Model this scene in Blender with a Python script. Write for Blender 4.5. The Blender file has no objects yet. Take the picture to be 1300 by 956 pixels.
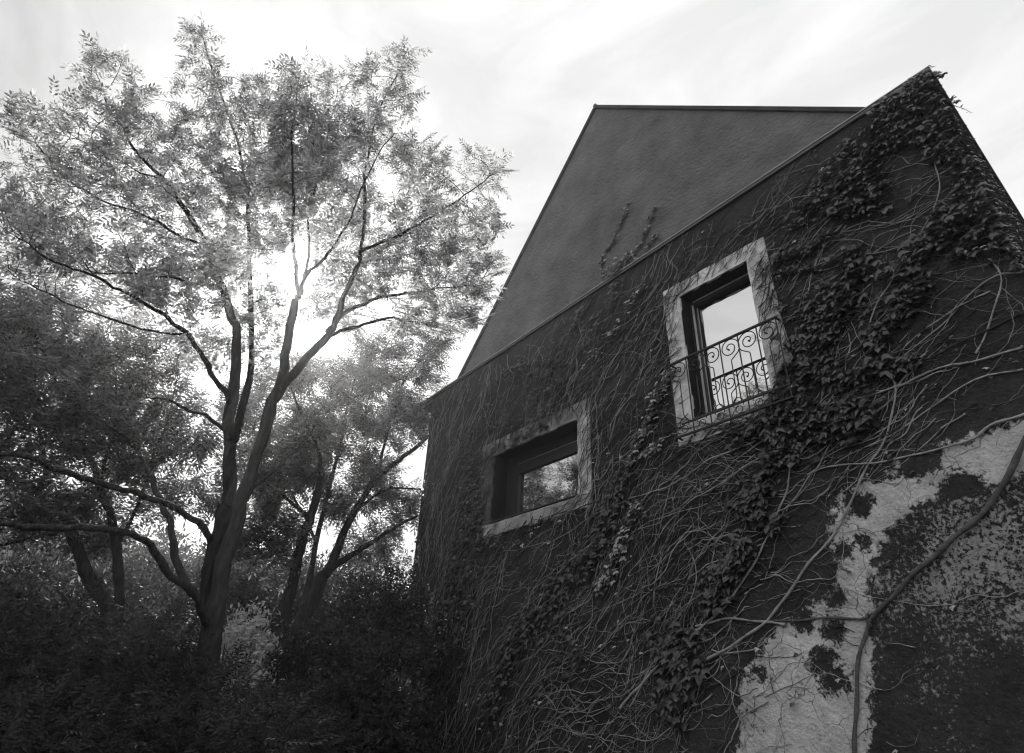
import bpy, math, random
import numpy as np
from mathutils import Matrix, Vector
R = random.Random(7)
NR = np.random.RandomState(11)
S = bpy.context.scene
COL = S.collection

# ---------------------------------------------------------------- camera
F = 812.0                                   # focal length of the photograph in its own pixels
CX, CY = 650.0, 433.0
U = np.array([0.6300651, 0.38741239, 0.67300046])
N = np.array([-0.7755706, 0.35728533, 0.52042045])
UP = np.array([0.03883586, 0.84985813, -0.52557867])
RW = np.array([U, -N, UP])
CAM = np.array([0.0, 0.0, 1.6])
cd = bpy.data.cameras.new("camera")
cam = bpy.data.objects.new("camera", cd)
COL.objects.link(cam)
m4 = Matrix.Identity(4)
for i in range(3):
    for j in range(3):
        m4[i][j] = RW[i][j]
    m4[i][3] = CAM[i]
cam.matrix_world = m4
cd.sensor_width = 36
cd.lens = 36 * F / 1300
cd.shift_y = -45 / 1300
cd.clip_start = 0.05
cd.clip_end = 2000
S.camera = cam

SUN_AZ, SUN_EL = 167.6, 34.2
# ---------------------------------------------------------------- light
EXPO = 0.35
S.view_settings.view_transform = 'Standard'
S.view_settings.look = 'None'
S.view_settings.exposure = EXPO
S.view_settings.gamma = 1
S.cycles.max_bounces = 6
S.cycles.diffuse_bounces = 3
S.cycles.glossy_bounces = 3
S.cycles.transmission_bounces = 4
S.cycles.transparent_max_bounces = 6
S.cycles.volume_bounces = 0
S.cycles.sample_clamp_indirect = 4
S.cycles.use_denoising = True
S.cycles.denoising_prefilter = 'ACCURATE'
S.cycles.pixel_filter_type = 'BLACKMAN_HARRIS'
S.cycles.filter_width = 1.2
ld = bpy.data.lights.new("sun", 'SUN')
ld.energy = 5.0
ld.angle = math.radians(0.5)
ld.color = (1, 0.99, 0.98)
sun = bpy.data.objects.new("sun", ld)
COL.objects.link(sun)
sd = Vector((math.cos(math.radians(SUN_EL)) * math.cos(math.radians(SUN_AZ)),
             math.cos(math.radians(SUN_EL)) * math.sin(math.radians(SUN_AZ)), math.sin(math.radians(SUN_EL))))
sun.rotation_euler = sd.to_track_quat('Z', 'Y').to_euler()
sun.location = sd * 30

W = bpy.data.worlds.new("World")
S.world = W
W.use_nodes = True
nt = W.node_tree
nt.nodes.clear()
def nd(t, **k):
    n = nt.nodes.new(t)
    for a, b in k.items():
        setattr(n, a, b)
    return n
sky = nd('ShaderNodeTexSky', sky_type='NISHITA', sun_disc=False)
sky.sun_elevation = math.radians(SUN_EL)
sky.sun_rotation = math.radians(90 - SUN_AZ)
sky.dust_density = 1.0
sky.air_density = 1.0
bw = nd('ShaderNodeRGBToBW')
tc = nd('ShaderNodeTexCoord')
mp = nd('ShaderNodeMapping')
mp.inputs['Rotation'].default_value = (0.5, 0.2, 0.6)
mp.inputs['Scale'].default_value = (1.2, 3.0, 6.0)
nz = nd('ShaderNodeTexNoise')
nz.inputs['Scale'].default_value = 1.6
nz.inputs['Detail'].default_value = 8
nz.inputs['Roughness'].default_value = 0.55
nz.inputs['Distortion'].default_value = 0.6
cr = nd('ShaderNodeMapRange')
cr.inputs['From Min'].default_value = 0.38
cr.inputs['From Max'].default_value = 0.68
cr.inputs['To Min'].default_value = 0.0
cr.inputs['To Max'].default_value = 1.0
ad = nd('ShaderNodeMath', operation='MULTIPLY_ADD')
ad.inputs[1].default_value = 2.8
ad.inputs[2].default_value = 0.1
mx = nd('ShaderNodeMath', operation='ADD')
bg = nd('ShaderNodeBackground')
bg.inputs['Strength'].default_value = 0.07
out = nd('ShaderNodeOutputWorld')
L = nt.links.new
L(sky.outputs[0], bw.inputs[0])
L(tc.outputs['Generated'], mp.inputs[0])
L(mp.outputs[0], nz.inputs['Vector'])
L(nz.outputs['Fac'], cr.inputs['Value'])
L(cr.outputs[0], ad.inputs[0])
# thicker, brighter cloud sheet towards one side of the sky
dt = nd('ShaderNodeVectorMath', operation='DOT_PRODUCT')
dt.inputs[1].default_value = (1.0, 0.0, 0.2)
L(tc.outputs['Generated'], dt.inputs[0])
gr = nd('ShaderNodeMapRange', interpolation_type='SMOOTHSTEP')
gr.inputs['From Min'].default_value = -0.85
gr.inputs['From Max'].default_value = -0.05
gr.inputs['To Min'].default_value = 0.0
gr.inputs['To Max'].default_value = 7.6
L(dt.outputs['Value'], gr.inputs['Value'])
m2 = nd('ShaderNodeMath', operation='ADD')
L(ad.outputs[0], m2.inputs[0])
L(gr.outputs[0], m2.inputs[1])
L(bw.outputs[0], mx.inputs[0])
L(m2.outputs[0], mx.inputs[1])
L(mx.outputs[0], bg.inputs['Color'])
L(bg.outputs[0], out.inputs['Surface'])

# ---------------------------------------------------------------- helpers
def ray(px, py):
    return RW @ np.array([px - CX, -(py - CY), -F])
def P(px, py, dist):
    """point at horizontal distance dist from the viewpoint"""
    r = ray(px, py)
    return CAM + r * (dist / math.hypot(r[0], r[1]))
def WPt(px, py, y=7.0):
    r = ray(px, py)
    q = CAM + r * (y / r[1])
    return q[0], q[2]

def mat(name, base=0.1, rough=0.7, spec=0.3, var=0.0, scale=3.0, bump=0.0, bscale=20.0, trans=0.0, detail=4, stretch=None, island=0.0):
    m = bpy.data.materials.new(name)
    m.use_nodes = True
    t = m.node_tree
    t.nodes.clear()
    o = t.nodes.new('ShaderNodeOutputMaterial')
    b = t.nodes.new('ShaderNodeBsdfPrincipled')
    b.inputs['Roughness'].default_value = rough
    b.inputs['Specular IOR Level'].default_value = spec
    b.inputs['Base Color'].default_value = (base, base, base, 1)
    tcn = t.nodes.new('ShaderNodeTexCoord')
    vec = tcn.outputs['Object']
    if stretch:
        mpn = t.nodes.new('ShaderNodeMapping')
        mpn.inputs['Scale'].default_value = stretch
        t.links.new(vec, mpn.inputs[0])
        vec = mpn.outputs[0]
    if var > 0:
        n = t.nodes.new('ShaderNodeTexNoise')
        n.inputs['Scale'].default_value = scale
        n.inputs['Detail'].default_value = detail
        n.inputs['Roughness'].default_value = 0.65
        t.links.new(vec, n.inputs['Vector'])
        r = t.nodes.new('ShaderNodeMapRange')
        r.inputs['From Min'].default_value = 0.3
        r.inputs['From Max'].default_value = 0.7
        r.inputs['To Min'].default_value = base * (1 - var)
        r.inputs['To Max'].default_value = base * (1 + var)
        t.links.new(n.outputs['Fac'], r.inputs['Value'])
        t.links.new(r.outputs[0], b.inputs['Base Color'])
    if bump > 0:
        n2 = t.nodes.new('ShaderNodeTexNoise')
        n2.inputs['Scale'].default_value = bscale
        n2.inputs['Detail'].default_value = 6
        n2.inputs['Roughness'].default_value = 0.6
        t.links.new(vec, n2.inputs['Vector'])
        bp = t.nodes.new('ShaderNodeBump')
        bp.inputs['Strength'].default_value = bump
        bp.inputs['Distance'].default_value = 0.03
        t.links.new(n2.outputs['Fac'], bp.inputs['Height'])
        t.links.new(bp.outputs[0], b.inputs['Normal'])
    if island > 0:
        # each leaf is a little lighter or darker than the next
        ge = t.nodes.new('ShaderNodeNewGeometry')
        ri = t.nodes.new('ShaderNodeMapRange')
        ri.inputs['To Min'].default_value = 1 - island
        ri.inputs['To Max'].default_value = 1 + island
        t.links.new(ge.outputs['Random Per Island'], ri.inputs['Value'])
        mu = t.nodes.new('ShaderNodeMath'); mu.operation = 'MULTIPLY'
        t.links.new(r.outputs[0], mu.inputs[0]); t.links.new(ri.outputs[0], mu.inputs[1])
        t.links.new(mu.outputs[0], b.inputs['Base Color'])
    if trans > 0:
        tr = t.nodes.new('ShaderNodeBsdfTranslucent')
        tr.inputs['Color'].default_value = (trans, trans, trans, 1)
        if island > 0:
            mt = t.nodes.new('ShaderNodeMath'); mt.operation = 'MULTIPLY'
            mt.inputs[1].default_value = trans
            t.links.new(ri.outputs[0], mt.inputs[0])
            t.links.new(mt.outputs[0], tr.inputs['Color'])
        a = t.nodes.new('ShaderNodeAddShader')
        t.links.new(b.outputs[0], a.inputs[0])
        t.links.new(tr.outputs[0], a.inputs[1])
        t.links.new(a.outputs[0], o.inputs['Surface'])
    else:
        t.links.new(b.outputs[0], o.inputs['Surface'])
    return m

M = dict(
    bark=mat('bark', 0.035, 0.9, 0.15, 0.6, 22, 1.0, 45, stretch=(1, 1, 0.25)),
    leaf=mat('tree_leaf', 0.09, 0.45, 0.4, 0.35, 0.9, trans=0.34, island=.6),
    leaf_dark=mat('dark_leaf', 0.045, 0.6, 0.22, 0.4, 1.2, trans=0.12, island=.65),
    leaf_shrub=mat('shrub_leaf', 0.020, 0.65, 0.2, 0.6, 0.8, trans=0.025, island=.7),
    leaf_pale=mat('pale_bush_leaf', 0.34, 0.5, 0.3, 0.3, 1.5, trans=0.1),
    stem=mat('creeper_stem', 0.33, 0.8, 0.25, 0.45, 9, 0.4, 60),  # pale tone also paints in the highlights along the stems
    stem_mid=mat('woody_stem', 0.11, 0.75, 0.3, 0.5, 8, 0.8, 50),
    stem_dark=mat('dark_creeper_stem', 0.035, 0.8, 0.25, 0.4, 9, 0.4, 60),  # dark stems on the surrounds; elsewhere the tone paints stems lying in shadow
    ivy=mat('creeper_leaf', 0.032, 0.30, 0.55, 0.45, 5, trans=0.012, island=.5),
    ivy_pale=mat('young_creeper_leaf', 0.34, 0.5, 0.4, 0.35, 9, trans=0.05),
    gable=None, wall=None,
    stone=mat('window_stone', 0.74, 0.85, 0.2, 0.45, 3.5, 0.5, 25, detail=8),
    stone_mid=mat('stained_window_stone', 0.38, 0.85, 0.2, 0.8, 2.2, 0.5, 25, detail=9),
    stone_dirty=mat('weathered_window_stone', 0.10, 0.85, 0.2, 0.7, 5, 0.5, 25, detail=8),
    metal=mat('dark_flashing', 0.05, 0.5, 0.5, 0.3, 4),
    edge=mat('pale_metal_edge', 0.45, 0.4, 0.5, 0.3, 6),
    iron=mat('wrought_iron', 0.012, 0.5, 0.45, 0.2, 30),
    frame=mat('window_frame', 0.025, 0.5, 0.4, 0.2, 8),
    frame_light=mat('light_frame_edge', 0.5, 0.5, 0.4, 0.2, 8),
    dark=mat('dark_room', 0.01, 0.9, 0.1, 0.1, 3),
    roof=mat('roof_felt', 0.05, 0.8, 0.2, 0.3, 3, 0.3, 20),
    soil=mat('forest_soil', 0.04, 0.95, 0.1, 0.5, 1.5, 0.6, 8),
    hill=mat('wooded_hill_ground', 0.04, 0.95, 0.1, 0.5, 0.5, 0.6, 3),
)

def glass_mat():
    m = bpy.data.materials.new('window_glass')
    m.use_nodes = True
    t = m.node_tree
    t.nodes.clear()
    o = t.nodes.new('ShaderNodeOutputMaterial')
    d = t.nodes.new('ShaderNodeBsdfDiffuse'); d.inputs[0].default_value = (.01, .01, .01, 1)
    g = t.nodes.new('ShaderNodeBsdfGlossy'); g.inputs['Color'].default_value = (.9, .9, .9, 1)
    g.inputs['Roughness'].default_value = 0.015
    x = t.nodes.new('ShaderNodeMixShader'); x.inputs[0].default_value = 0.85
    n2 = t.nodes.new('ShaderNodeTexNoise'); n2.inputs['Scale'].default_value = 1.5
    bp = t.nodes.new('ShaderNodeBump'); bp.inputs['Strength'].default_value = 0.05; bp.inputs['Distance'].default_value = 0.02
    tcn = t.nodes.new('ShaderNodeTexCoord')
    t.links.new(tcn.outputs['Object'], n2.inputs['Vector'])
    t.links.new(n2.outputs['Fac'], bp.inputs['Height'])
    t.links.new(bp.outputs[0], g.inputs['Normal'])
    t.links.new(d.outputs[0], x.inputs[1]); t.links.new(g.outputs[0], x.inputs[2])
    t.links.new(x.outputs[0], o.inputs['Surface'])
    return m
M['glass'] = glass_mat()

class MB:
    """mesh collector"""
    def __init__(s):
        s.v = []; s.f = []; s.n = 0
    def add(s, v, f):
        s.v.append(np.asarray(v, float))
        b = s.n
        s.f.extend([tuple(i + b for i in q) for q in f])
        s.n += len(v)
    def box(s, x0, x1, y0, y1, z0, z1):
        v = [(x, y, z) for x in (x0, x1) for y in (y0, y1) for z in (z0, z1)]
        s.add(v, [(0, 1, 3, 2), (4, 6, 7, 5), (0, 4, 5, 1), (2, 3, 7, 6), (0, 2, 6, 4), (1, 5, 7, 3)])
    def prism(s, poly, y0, y1):
        n = len(poly)
        v = [(x, y0, z) for x, z in poly] + [(x, y1, z) for x, z in poly]
        f = [tuple(range(n)), tuple(reversed(range(n, 2 * n)))]
        f += [(i, i + n, (i + 1) % n + n, (i + 1) % n) for i in range(n)]
        s.add(v, f)
    def tube(s, pts, rad, k=6, cap=True):
        p = np.asarray(pts, float)
        n = len(p)
        if n < 2:
            return
        rad = np.broadcast_to(np.asarray(rad, float), (n,))
        t = np.gradient(p, axis=0)
        t /= np.linalg.norm(t, axis=1)[:, None] + 1e-9
        a = np.array([0.31, 0.17, 0.93]) if abs(t[0][2]) < .8 else np.array([0.95, 0.2, 0.1])
        A = np.cross(t, a); A /= np.linalg.norm(A, axis=1)[:, None] + 1e-9
        B = np.cross(t, A)
        ang = np.arange(k) * 2 * math.pi / k
        ring = p[:, None, :] + rad[:, None, None] * (np.cos(ang)[None, :, None] * A[:, None, :] + np.sin(ang)[None, :, None] * B[:, None, :])
        f = []
        for i in range(n - 1):
            for j in range(k):
                j2 = (j + 1) % k
                f.append((i * k + j, i * k + j2, (i + 1) * k + j2, (i + 1) * k + j))
        if cap:
            f.append(tuple(reversed(range(k))))
            f.append(tuple((n - 1) * k + j for j in range(k)))
        s.add(ring.reshape(-1, 3), f)
    def build(s, name, m, parent=None, smooth=False):
        return mkobj(name, np.concatenate(s.v), s.f, m, parent, smooth)

def wloc(o):
    v = np.zeros(3)
    while o is not None:
        v += np.array(o.location)
        o = o.parent
    return v

def mkmesh(name, v, f, m, smooth=False):
    me = bpy.data.meshes.new(name)
    me.from_pydata(np.asarray(v).tolist(), [], f)
    if m is not None:
        me.materials.append(m)
    if smooth:
        me.polygons.foreach_set('use_smooth', [True] * len(me.polygons))
    me.update()
    return me

def mkobj(name, v, f, m, parent=None, smooth=False):
    v = np.asarray(v, float)
    if parent is not None:
        v = v - wloc(parent)
    me = mkmesh(name, v, f, m, smooth)
    o = bpy.data.objects.new(name, me)
    COL.objects.link(o)
    if parent is not None:
        o.parent = parent
    return o

def ngon_mesh(name, verts, k, m, smooth=False):
    """fast mesh of len(verts)/k separate k-gons"""
    n = len(verts)
    me = bpy.data.meshes.new(name)
    me.vertices.add(n)
    me.vertices.foreach_set('co', np.asarray(verts, np.float32).ravel())
    me.loops.add(n)
    me.loops.foreach_set('vertex_index', np.arange(n, dtype=np.int32))
    me.polygons.add(n // k)
    me.polygons.foreach_set('loop_start', np.arange(0, n, k, dtype=np.int32))
    me.materials.append(m)
    me.update(calc_edges=True)
    return me

def tag(o, label=None, cat=None, group=None, kind=None):
    if label: o['label'] = label
    if cat: o['category'] = cat
    if group: o['group'] = group
    if kind: o['kind'] = kind
    return o

def thing(name, label, cat, loc, group=None):
    o = bpy.data.objects.new(name, None)
    o.empty_display_size = 0.3
    COL.objects.link(o)
    o.location = tuple(float(c) for c in loc)
    return tag(o, label, cat, group)

# ---------------------------------------------------------------- ground, hill
def ground():
    n = 81
    a = np.sinh(np.linspace(-4.2, 4.2, n)) / math.sinh(4.2) * 300
    X, Y = np.meshgrid(a, a, indexing='ij')
    Z = 0.05 * np.sin(X * .7) * np.cos(Y * .9) - 0.03
    near = (np.abs(X) < 12.5) & (np.abs(Y) < 20)
    Z[near] *= 0.3
    v = np.stack([X, Y, Z], -1).reshape(-1, 3)
    f = [(i * n + j, (i + 1) * n + j, (i + 1) * n + j + 1, i * n + j + 1) for i in range(n - 1) for j in range(n - 1)]
    tag(mkobj('ground', v, f, M['soil'], smooth=True), 'dark bare ground under the trees and shrubs', kind='structure')
ground()

def hill_h(x, y):
    az = math.degrees(math.atan2(y, x)) % 360
    d = math.hypot(x, y)
    k = max(0, min(1, (d - 24) / 16))
    w = math.exp(-((az - 185) / 34) ** 2)
    return (k * k * (3 - 2 * k)) * (2.6 * w + 5.2) - 0.3
def hill():
    v = []; f = []
    na, nr = 70, 20
    for i in range(na):
        a = math.radians(120 + i * 120 / (na - 1))
        for j in range(nr):
            d = 24 + j * 4
            x, y = d * math.cos(a), d * math.sin(a)
            v.append((x, y, hill_h(x, y) + (NR.rand() * .3 if j else -.2)))
    for i in range(na - 1):
        for j in range(nr - 1):
            f.append((i * nr + j, i * nr + j + 1, (i + 1) * nr + j + 1, (i + 1) * nr + j))
    tag(mkobj('hill', v, f, M['hill'], smooth=True), 'low wooded hillside far behind the trees', kind='structure')
hill()

# ---------------------------------------------------------------- house
ZC = 1.6
X0, X1 = -12.05, -0.83
def ztop(x):
    return ZC + 6.85 + (x - X0) / (X1 - X0) * 0.44
W1 = (-9.43, -7.11, ZC + 3.30, ZC + 4.62)
W2 = (-4.81, -3.615, ZC + 3.84, ZC + 5.94)

def polysd(P0, poly):
    """signed distance (inside positive) of points to polygon"""
    poly = np.asarray(poly)
    a = poly; b = np.roll(poly, -1, 0)
    d2 = np.full(len(P0), 1e9); ins = np.zeros(len(P0), bool)
    for (ax, ay), (bx, by) in zip(a, b):
        e = np.array([bx - ax, by - ay]); w = P0 - np.array([ax, ay])
        t = np.clip((w @ e) / (e @ e + 1e-12), 0, 1)
        q = w - t[:, None] * e
        d2 = np.minimum(d2, (q ** 2).sum(1))
        c = ((ay > P0[:, 1]) != (by > P0[:, 1])) & (P0[:, 0] < (bx - ax) * (P0[:, 1] - ay) / (by - ay + 1e-12) + ax)
        ins ^= c
    return np.where(ins, 1, -1) * np.sqrt(d2)

BAND = [(925, 1100), (940, 860), (962, 825), (990, 792), (1040, 762), (1062, 738), (1056, 700), (1052, 655), (1068, 622), (1110, 598), (1150, 574),
        (1200, 560), (1250, 545), (1300, 528), (1400, 500), (1400, 590), (1300, 606), (1249, 621), (1198, 638), (1175, 637), (1160, 647), (1144, 661), (1129, 679),
        (1112, 712), (1108, 760), (1107, 870), (1106, 1100)]
MOTT = [(1106, 1100), (1107, 870), (1108, 760), (1112, 712), (1129, 679), (1144, 661), (1160, 647), (1198, 638), (1249, 621), (1300, 606), (1400, 590), (1500, 1100)]
SPOTS = [(1224, 621, 18), (1088, 640, 13), (1115, 598, 11), (1165, 585, 17), (1098, 690, 6), (1060, 800, 9), (1045, 840, 13), (1075, 700, 8), (1150, 572, 9), (1020, 790, 9),
         (1060, 760, 8), (960, 850, 7), (1058, 862, 13), (1210, 552, 10)]

def wall_material():
    m = bpy.data.materials.new('painted_stucco')
    m.use_nodes = True
    t = m.node_tree
    t.nodes.clear()
    def n(ty, **k):
        q = t.nodes.new(ty)
        for a, b in k.items():
            setattr(q, a, b)
        return q
    def noise(sc, det=6, ro=.6, vec=None):
        q = n('ShaderNodeTexNoise')
        q.inputs['Scale'].default_value = sc
        q.inputs['Detail'].default_value = det
        q.inputs['Roughness'].default_value = ro
        t.links.new(vec or tcn.outputs['Object'], q.inputs['Vector'])
        return q.outputs['Fac']
    def mr(v, a, b, c, d, cl=True):
        q = n('ShaderNodeMapRange'); q.clamp = cl
        t.links.new(v, q.inputs['Value'])
        for nm, val in zip(('From Min', 'From Max', 'To Min', 'To Max'), (a, b, c, d)):
            q.inputs[nm].default_value = val
        return q.outputs[0]
    def mth(op, a, b):
        q = n('ShaderNodeMath', operation=op)
        for i, s_ in enumerate((a, b)):
            if isinstance(s_, (int, float)): q.inputs[i].default_value = s_
            else: t.links.new(s_, q.inputs[i])
        return q.outputs[0]
    def mix(f, a, b):
        q = n('ShaderNodeMix'); q.data_type = 'FLOAT'
        t.links.new(f, q.inputs[0])
        for i, s_ in ((2, a), (3, b)):
            if isinstance(s_, (int, float)): q.inputs[i].default_value = s_
            else: t.links.new(s_, q.inputs[i])
        return q.outputs[0]
    tcn = n('ShaderNodeTexCoord')
    o = n('ShaderNodeOutputMaterial'); b = n('ShaderNodeBsdfPrincipled')
    b.inputs['Roughness'].default_value = .8
    b.inputs['Specular IOR Level'].default_value = .25
    def attr(nm):
        q = n('ShaderNodeAttribute', attribute_name=nm)
        return q.outputs['Fac']
    band = attr('band'); mott = attr('mottle')
    big = noise(1.1, 7, .62); mid = noise(5, 8, .7); fine = noise(38, 5, .7); vf = noise(16, 8, .75)
    dark = mth('ADD', mr(big, .3, .7, .014, .050), mr(vf, .3, .7, -.012, .028))
    # pale bared plaster band
    bm = mth('ADD', band, mr(noise(7, 10, .78), .2, .8, -.20, .18, False))
    bm = mth('ADD', bm, mr(fine, .3, .7, -.03, .03, False))
    bmask = mr(bm, -.012, .02, 0, 1)
    pale = mth('ADD', mr(mid, .3, .7, .50, .76), mr(fine, .35, .65, -.07, .05))
    pale = mth('MULTIPLY', pale, mr(noise(2.3, 6, .7), .35, .62, .72, 1.08))
    specks = mth('MULTIPLY', mr(fine, .33, .38, 0.35, 1), mr(vf, .33, .37, .45, 1))
    pale = mth('MULTIPLY', pale, specks)
    streak = noise(1.0, 7, .7, vec=None)
    # mottled flaked paint region
    vf2 = noise(24, 10, .78)
    mm = mth('ADD', mth('MULTIPLY', vf2, 1.0), mr(big, .35, .65, -.07, .07))
    mm = mth('ADD', mm, mr(attr('flake'), 0, 1, -.12, .085))
    mmask = mth('MULTIPLY', mr(mm, .475, .50, 0, 1), mr(mott, 0, .02, 0, 1))
    c = mix(mmask, dark, mth('ADD', mr(mid, .3, .7, .26, .42), mr(fine, .35, .65, -.05, .05)))
    # hairline cracks in the bared plaster
    vo = n('ShaderNodeTexVoronoi', feature='DISTANCE_TO_EDGE'); vo.inputs['Scale'].default_value = 1.7
    wv = n('ShaderNodeVectorMath', operation='MULTIPLY_ADD'); nq = n('ShaderNodeTexNoise'); nq.inputs['Scale'].default_value = 4.0
    t.links.new(tcn.outputs['Object'], nq.inputs['Vector'])
    wv.inputs[1].default_value = (.35, .35, .35)
    t.links.new(nq.outputs['Color'], wv.inputs[0]); t.links.new(tcn.outputs['Object'], wv.inputs[2])
    t.links.new(wv.outputs[0], vo.inputs['Vector'])
    crack = mr(vo.outputs['Distance'], .002, .009, .25, 1)
    pale = mth('MULTIPLY', pale, crack)
    c = mix(bmask, c, pale)
    t.links.new(c, b.inputs['Base Color'])
    h = mth('ADD', mth('MULTIPLY', noise(26, 8, .65), .8), mth('MULTIPLY', noise(7, 5, .6), 1.2))
    h = mth('SUBTRACT', h, mth('MULTIPLY', mth('MAXIMUM', bmask, mmask), .45))
    bp = n('ShaderNodeBump'); bp.inputs['Strength'].default_value = 1.0; bp.inputs['Distance'].default_value = .04
    t.links.new(h, bp.inputs['Height'])
    t.links.new(bp.outputs[0], b.inputs['Normal'])
    t.links.new(b.outputs[0], o.inputs['Surface'])
    return m
M['wall'] = wall_material()
M['gable'] = mat('bare_gable_stucco', 0.16, 0.85, 0.2, 0.42, 1.1, 1.8, 13, detail=14, stretch=(1, 1, 1.25))

house = thing('stucco_house', 'tall dark stucco house with gable, overgrown with bare creeper stems, right of the trees', 'house', (-6.4, 12, 0))

def front_wall():
    step = 0.06
    xs = sorted(set(np.round(np.concatenate([np.arange(X0, X1, step), [X0, X1, W1[0], W1[1], W2[0], W2[1]]]), 4)))
    zs = sorted(set(np.round(np.concatenate([np.arange(-0.3, ZC + 6.7, step), [W1[2], W1[3], W2[2], W2[3], ZC + 6.75]]), 4)))
    def prune(a, keep):
        out_ = []
        for q in a:
            if out_ and q - out_[-1] < .015:
                if q in keep: out_[-1] = q
                continue
            out_.append(q)
        return np.array(out_)
    kx = set(np.round([X0, X1, W1[0], W1[1], W2[0], W2[1]], 4)); kz = set(np.round([W1[2], W1[3], W2[2], W2[3]], 4))
    xs = prune(xs, kx); zs = prune(zs, kz)
    zz = np.append(zs, -999)
    nx, nz_ = len(xs), len(zz)
    V = np.zeros((nx, nz_, 3))
    V[..., 0] = xs[:, None]
    V[:, :-1, 2] = zs[None, :]
    V[:, -1, 2] = [ztop(x) for x in xs]
    u = V[..., 0]; w = V[..., 2]
    disp = .012 * np.sin(u * 2.3 + 1.1 * np.sin(w * 1.7)) * np.cos(w * 2.9 + u) + .006 * np.sin(u * 9 + w * 4) + NR.normal(0, .0018, u.shape)
    edge = np.ones_like(u)
    for wx0, wx1, wz0, wz1 in (W1, W2):
        near = (u > wx0 - .5) & (u < wx1 + .5) & (w > wz0 - .5) & (w < wz1 + .5)
        edge[near] = 0.1
    V[..., 1] = 7.0 + disp * edge
    f = []
    for i in range(nx - 1):
        cx = (xs[i] + xs[i + 1]) / 2
        for j in range(nz_ - 1):
            if j < nz_ - 2:
                cz = (zs[j] + zs[j + 1]) / 2
                if any(a < cx < b and c < cz < d for a, b, c, d in (W1, W2)):
                    continue
            f.append((i * nz_ + j, (i + 1) * nz_ + j, (i + 1) * nz_ + j + 1, i * nz_ + j + 1))
    o = mkobj('front_wall', V.reshape(-1, 3), f, M['wall'], house, True)
    q = np.stack([u.ravel(), w.ravel()], 1)
    band = polysd(q, [WPt(*p) for p in BAND])
    for sx, sy, sr in SPOTS:
        c = np.array(WPt(sx, sy)); r_ = sr / 812 * 9.0
        dd = np.hypot((q[:, 0] - c[0]) * .8, q[:, 1] - c[1]) - r_ * .8
        band = np.minimum(band, dd)
    mott = polysd(q, [WPt(*p) for p in MOTT])
    c = np.array(WPt(1265, 690))
    flake = np.exp(-(((q[:, 0] - c[0]) / .95) ** 2 + ((q[:, 1] - c[1]) / .7) ** 2))
    for nm, val in (('band', band), ('mottle', mott), ('flake', flake)):
        at = o.data.attributes.new(nm, 'FLOAT', 'POINT')
        at.data.foreach_set('value', val.astype(np.float32))
front_wall()

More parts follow.
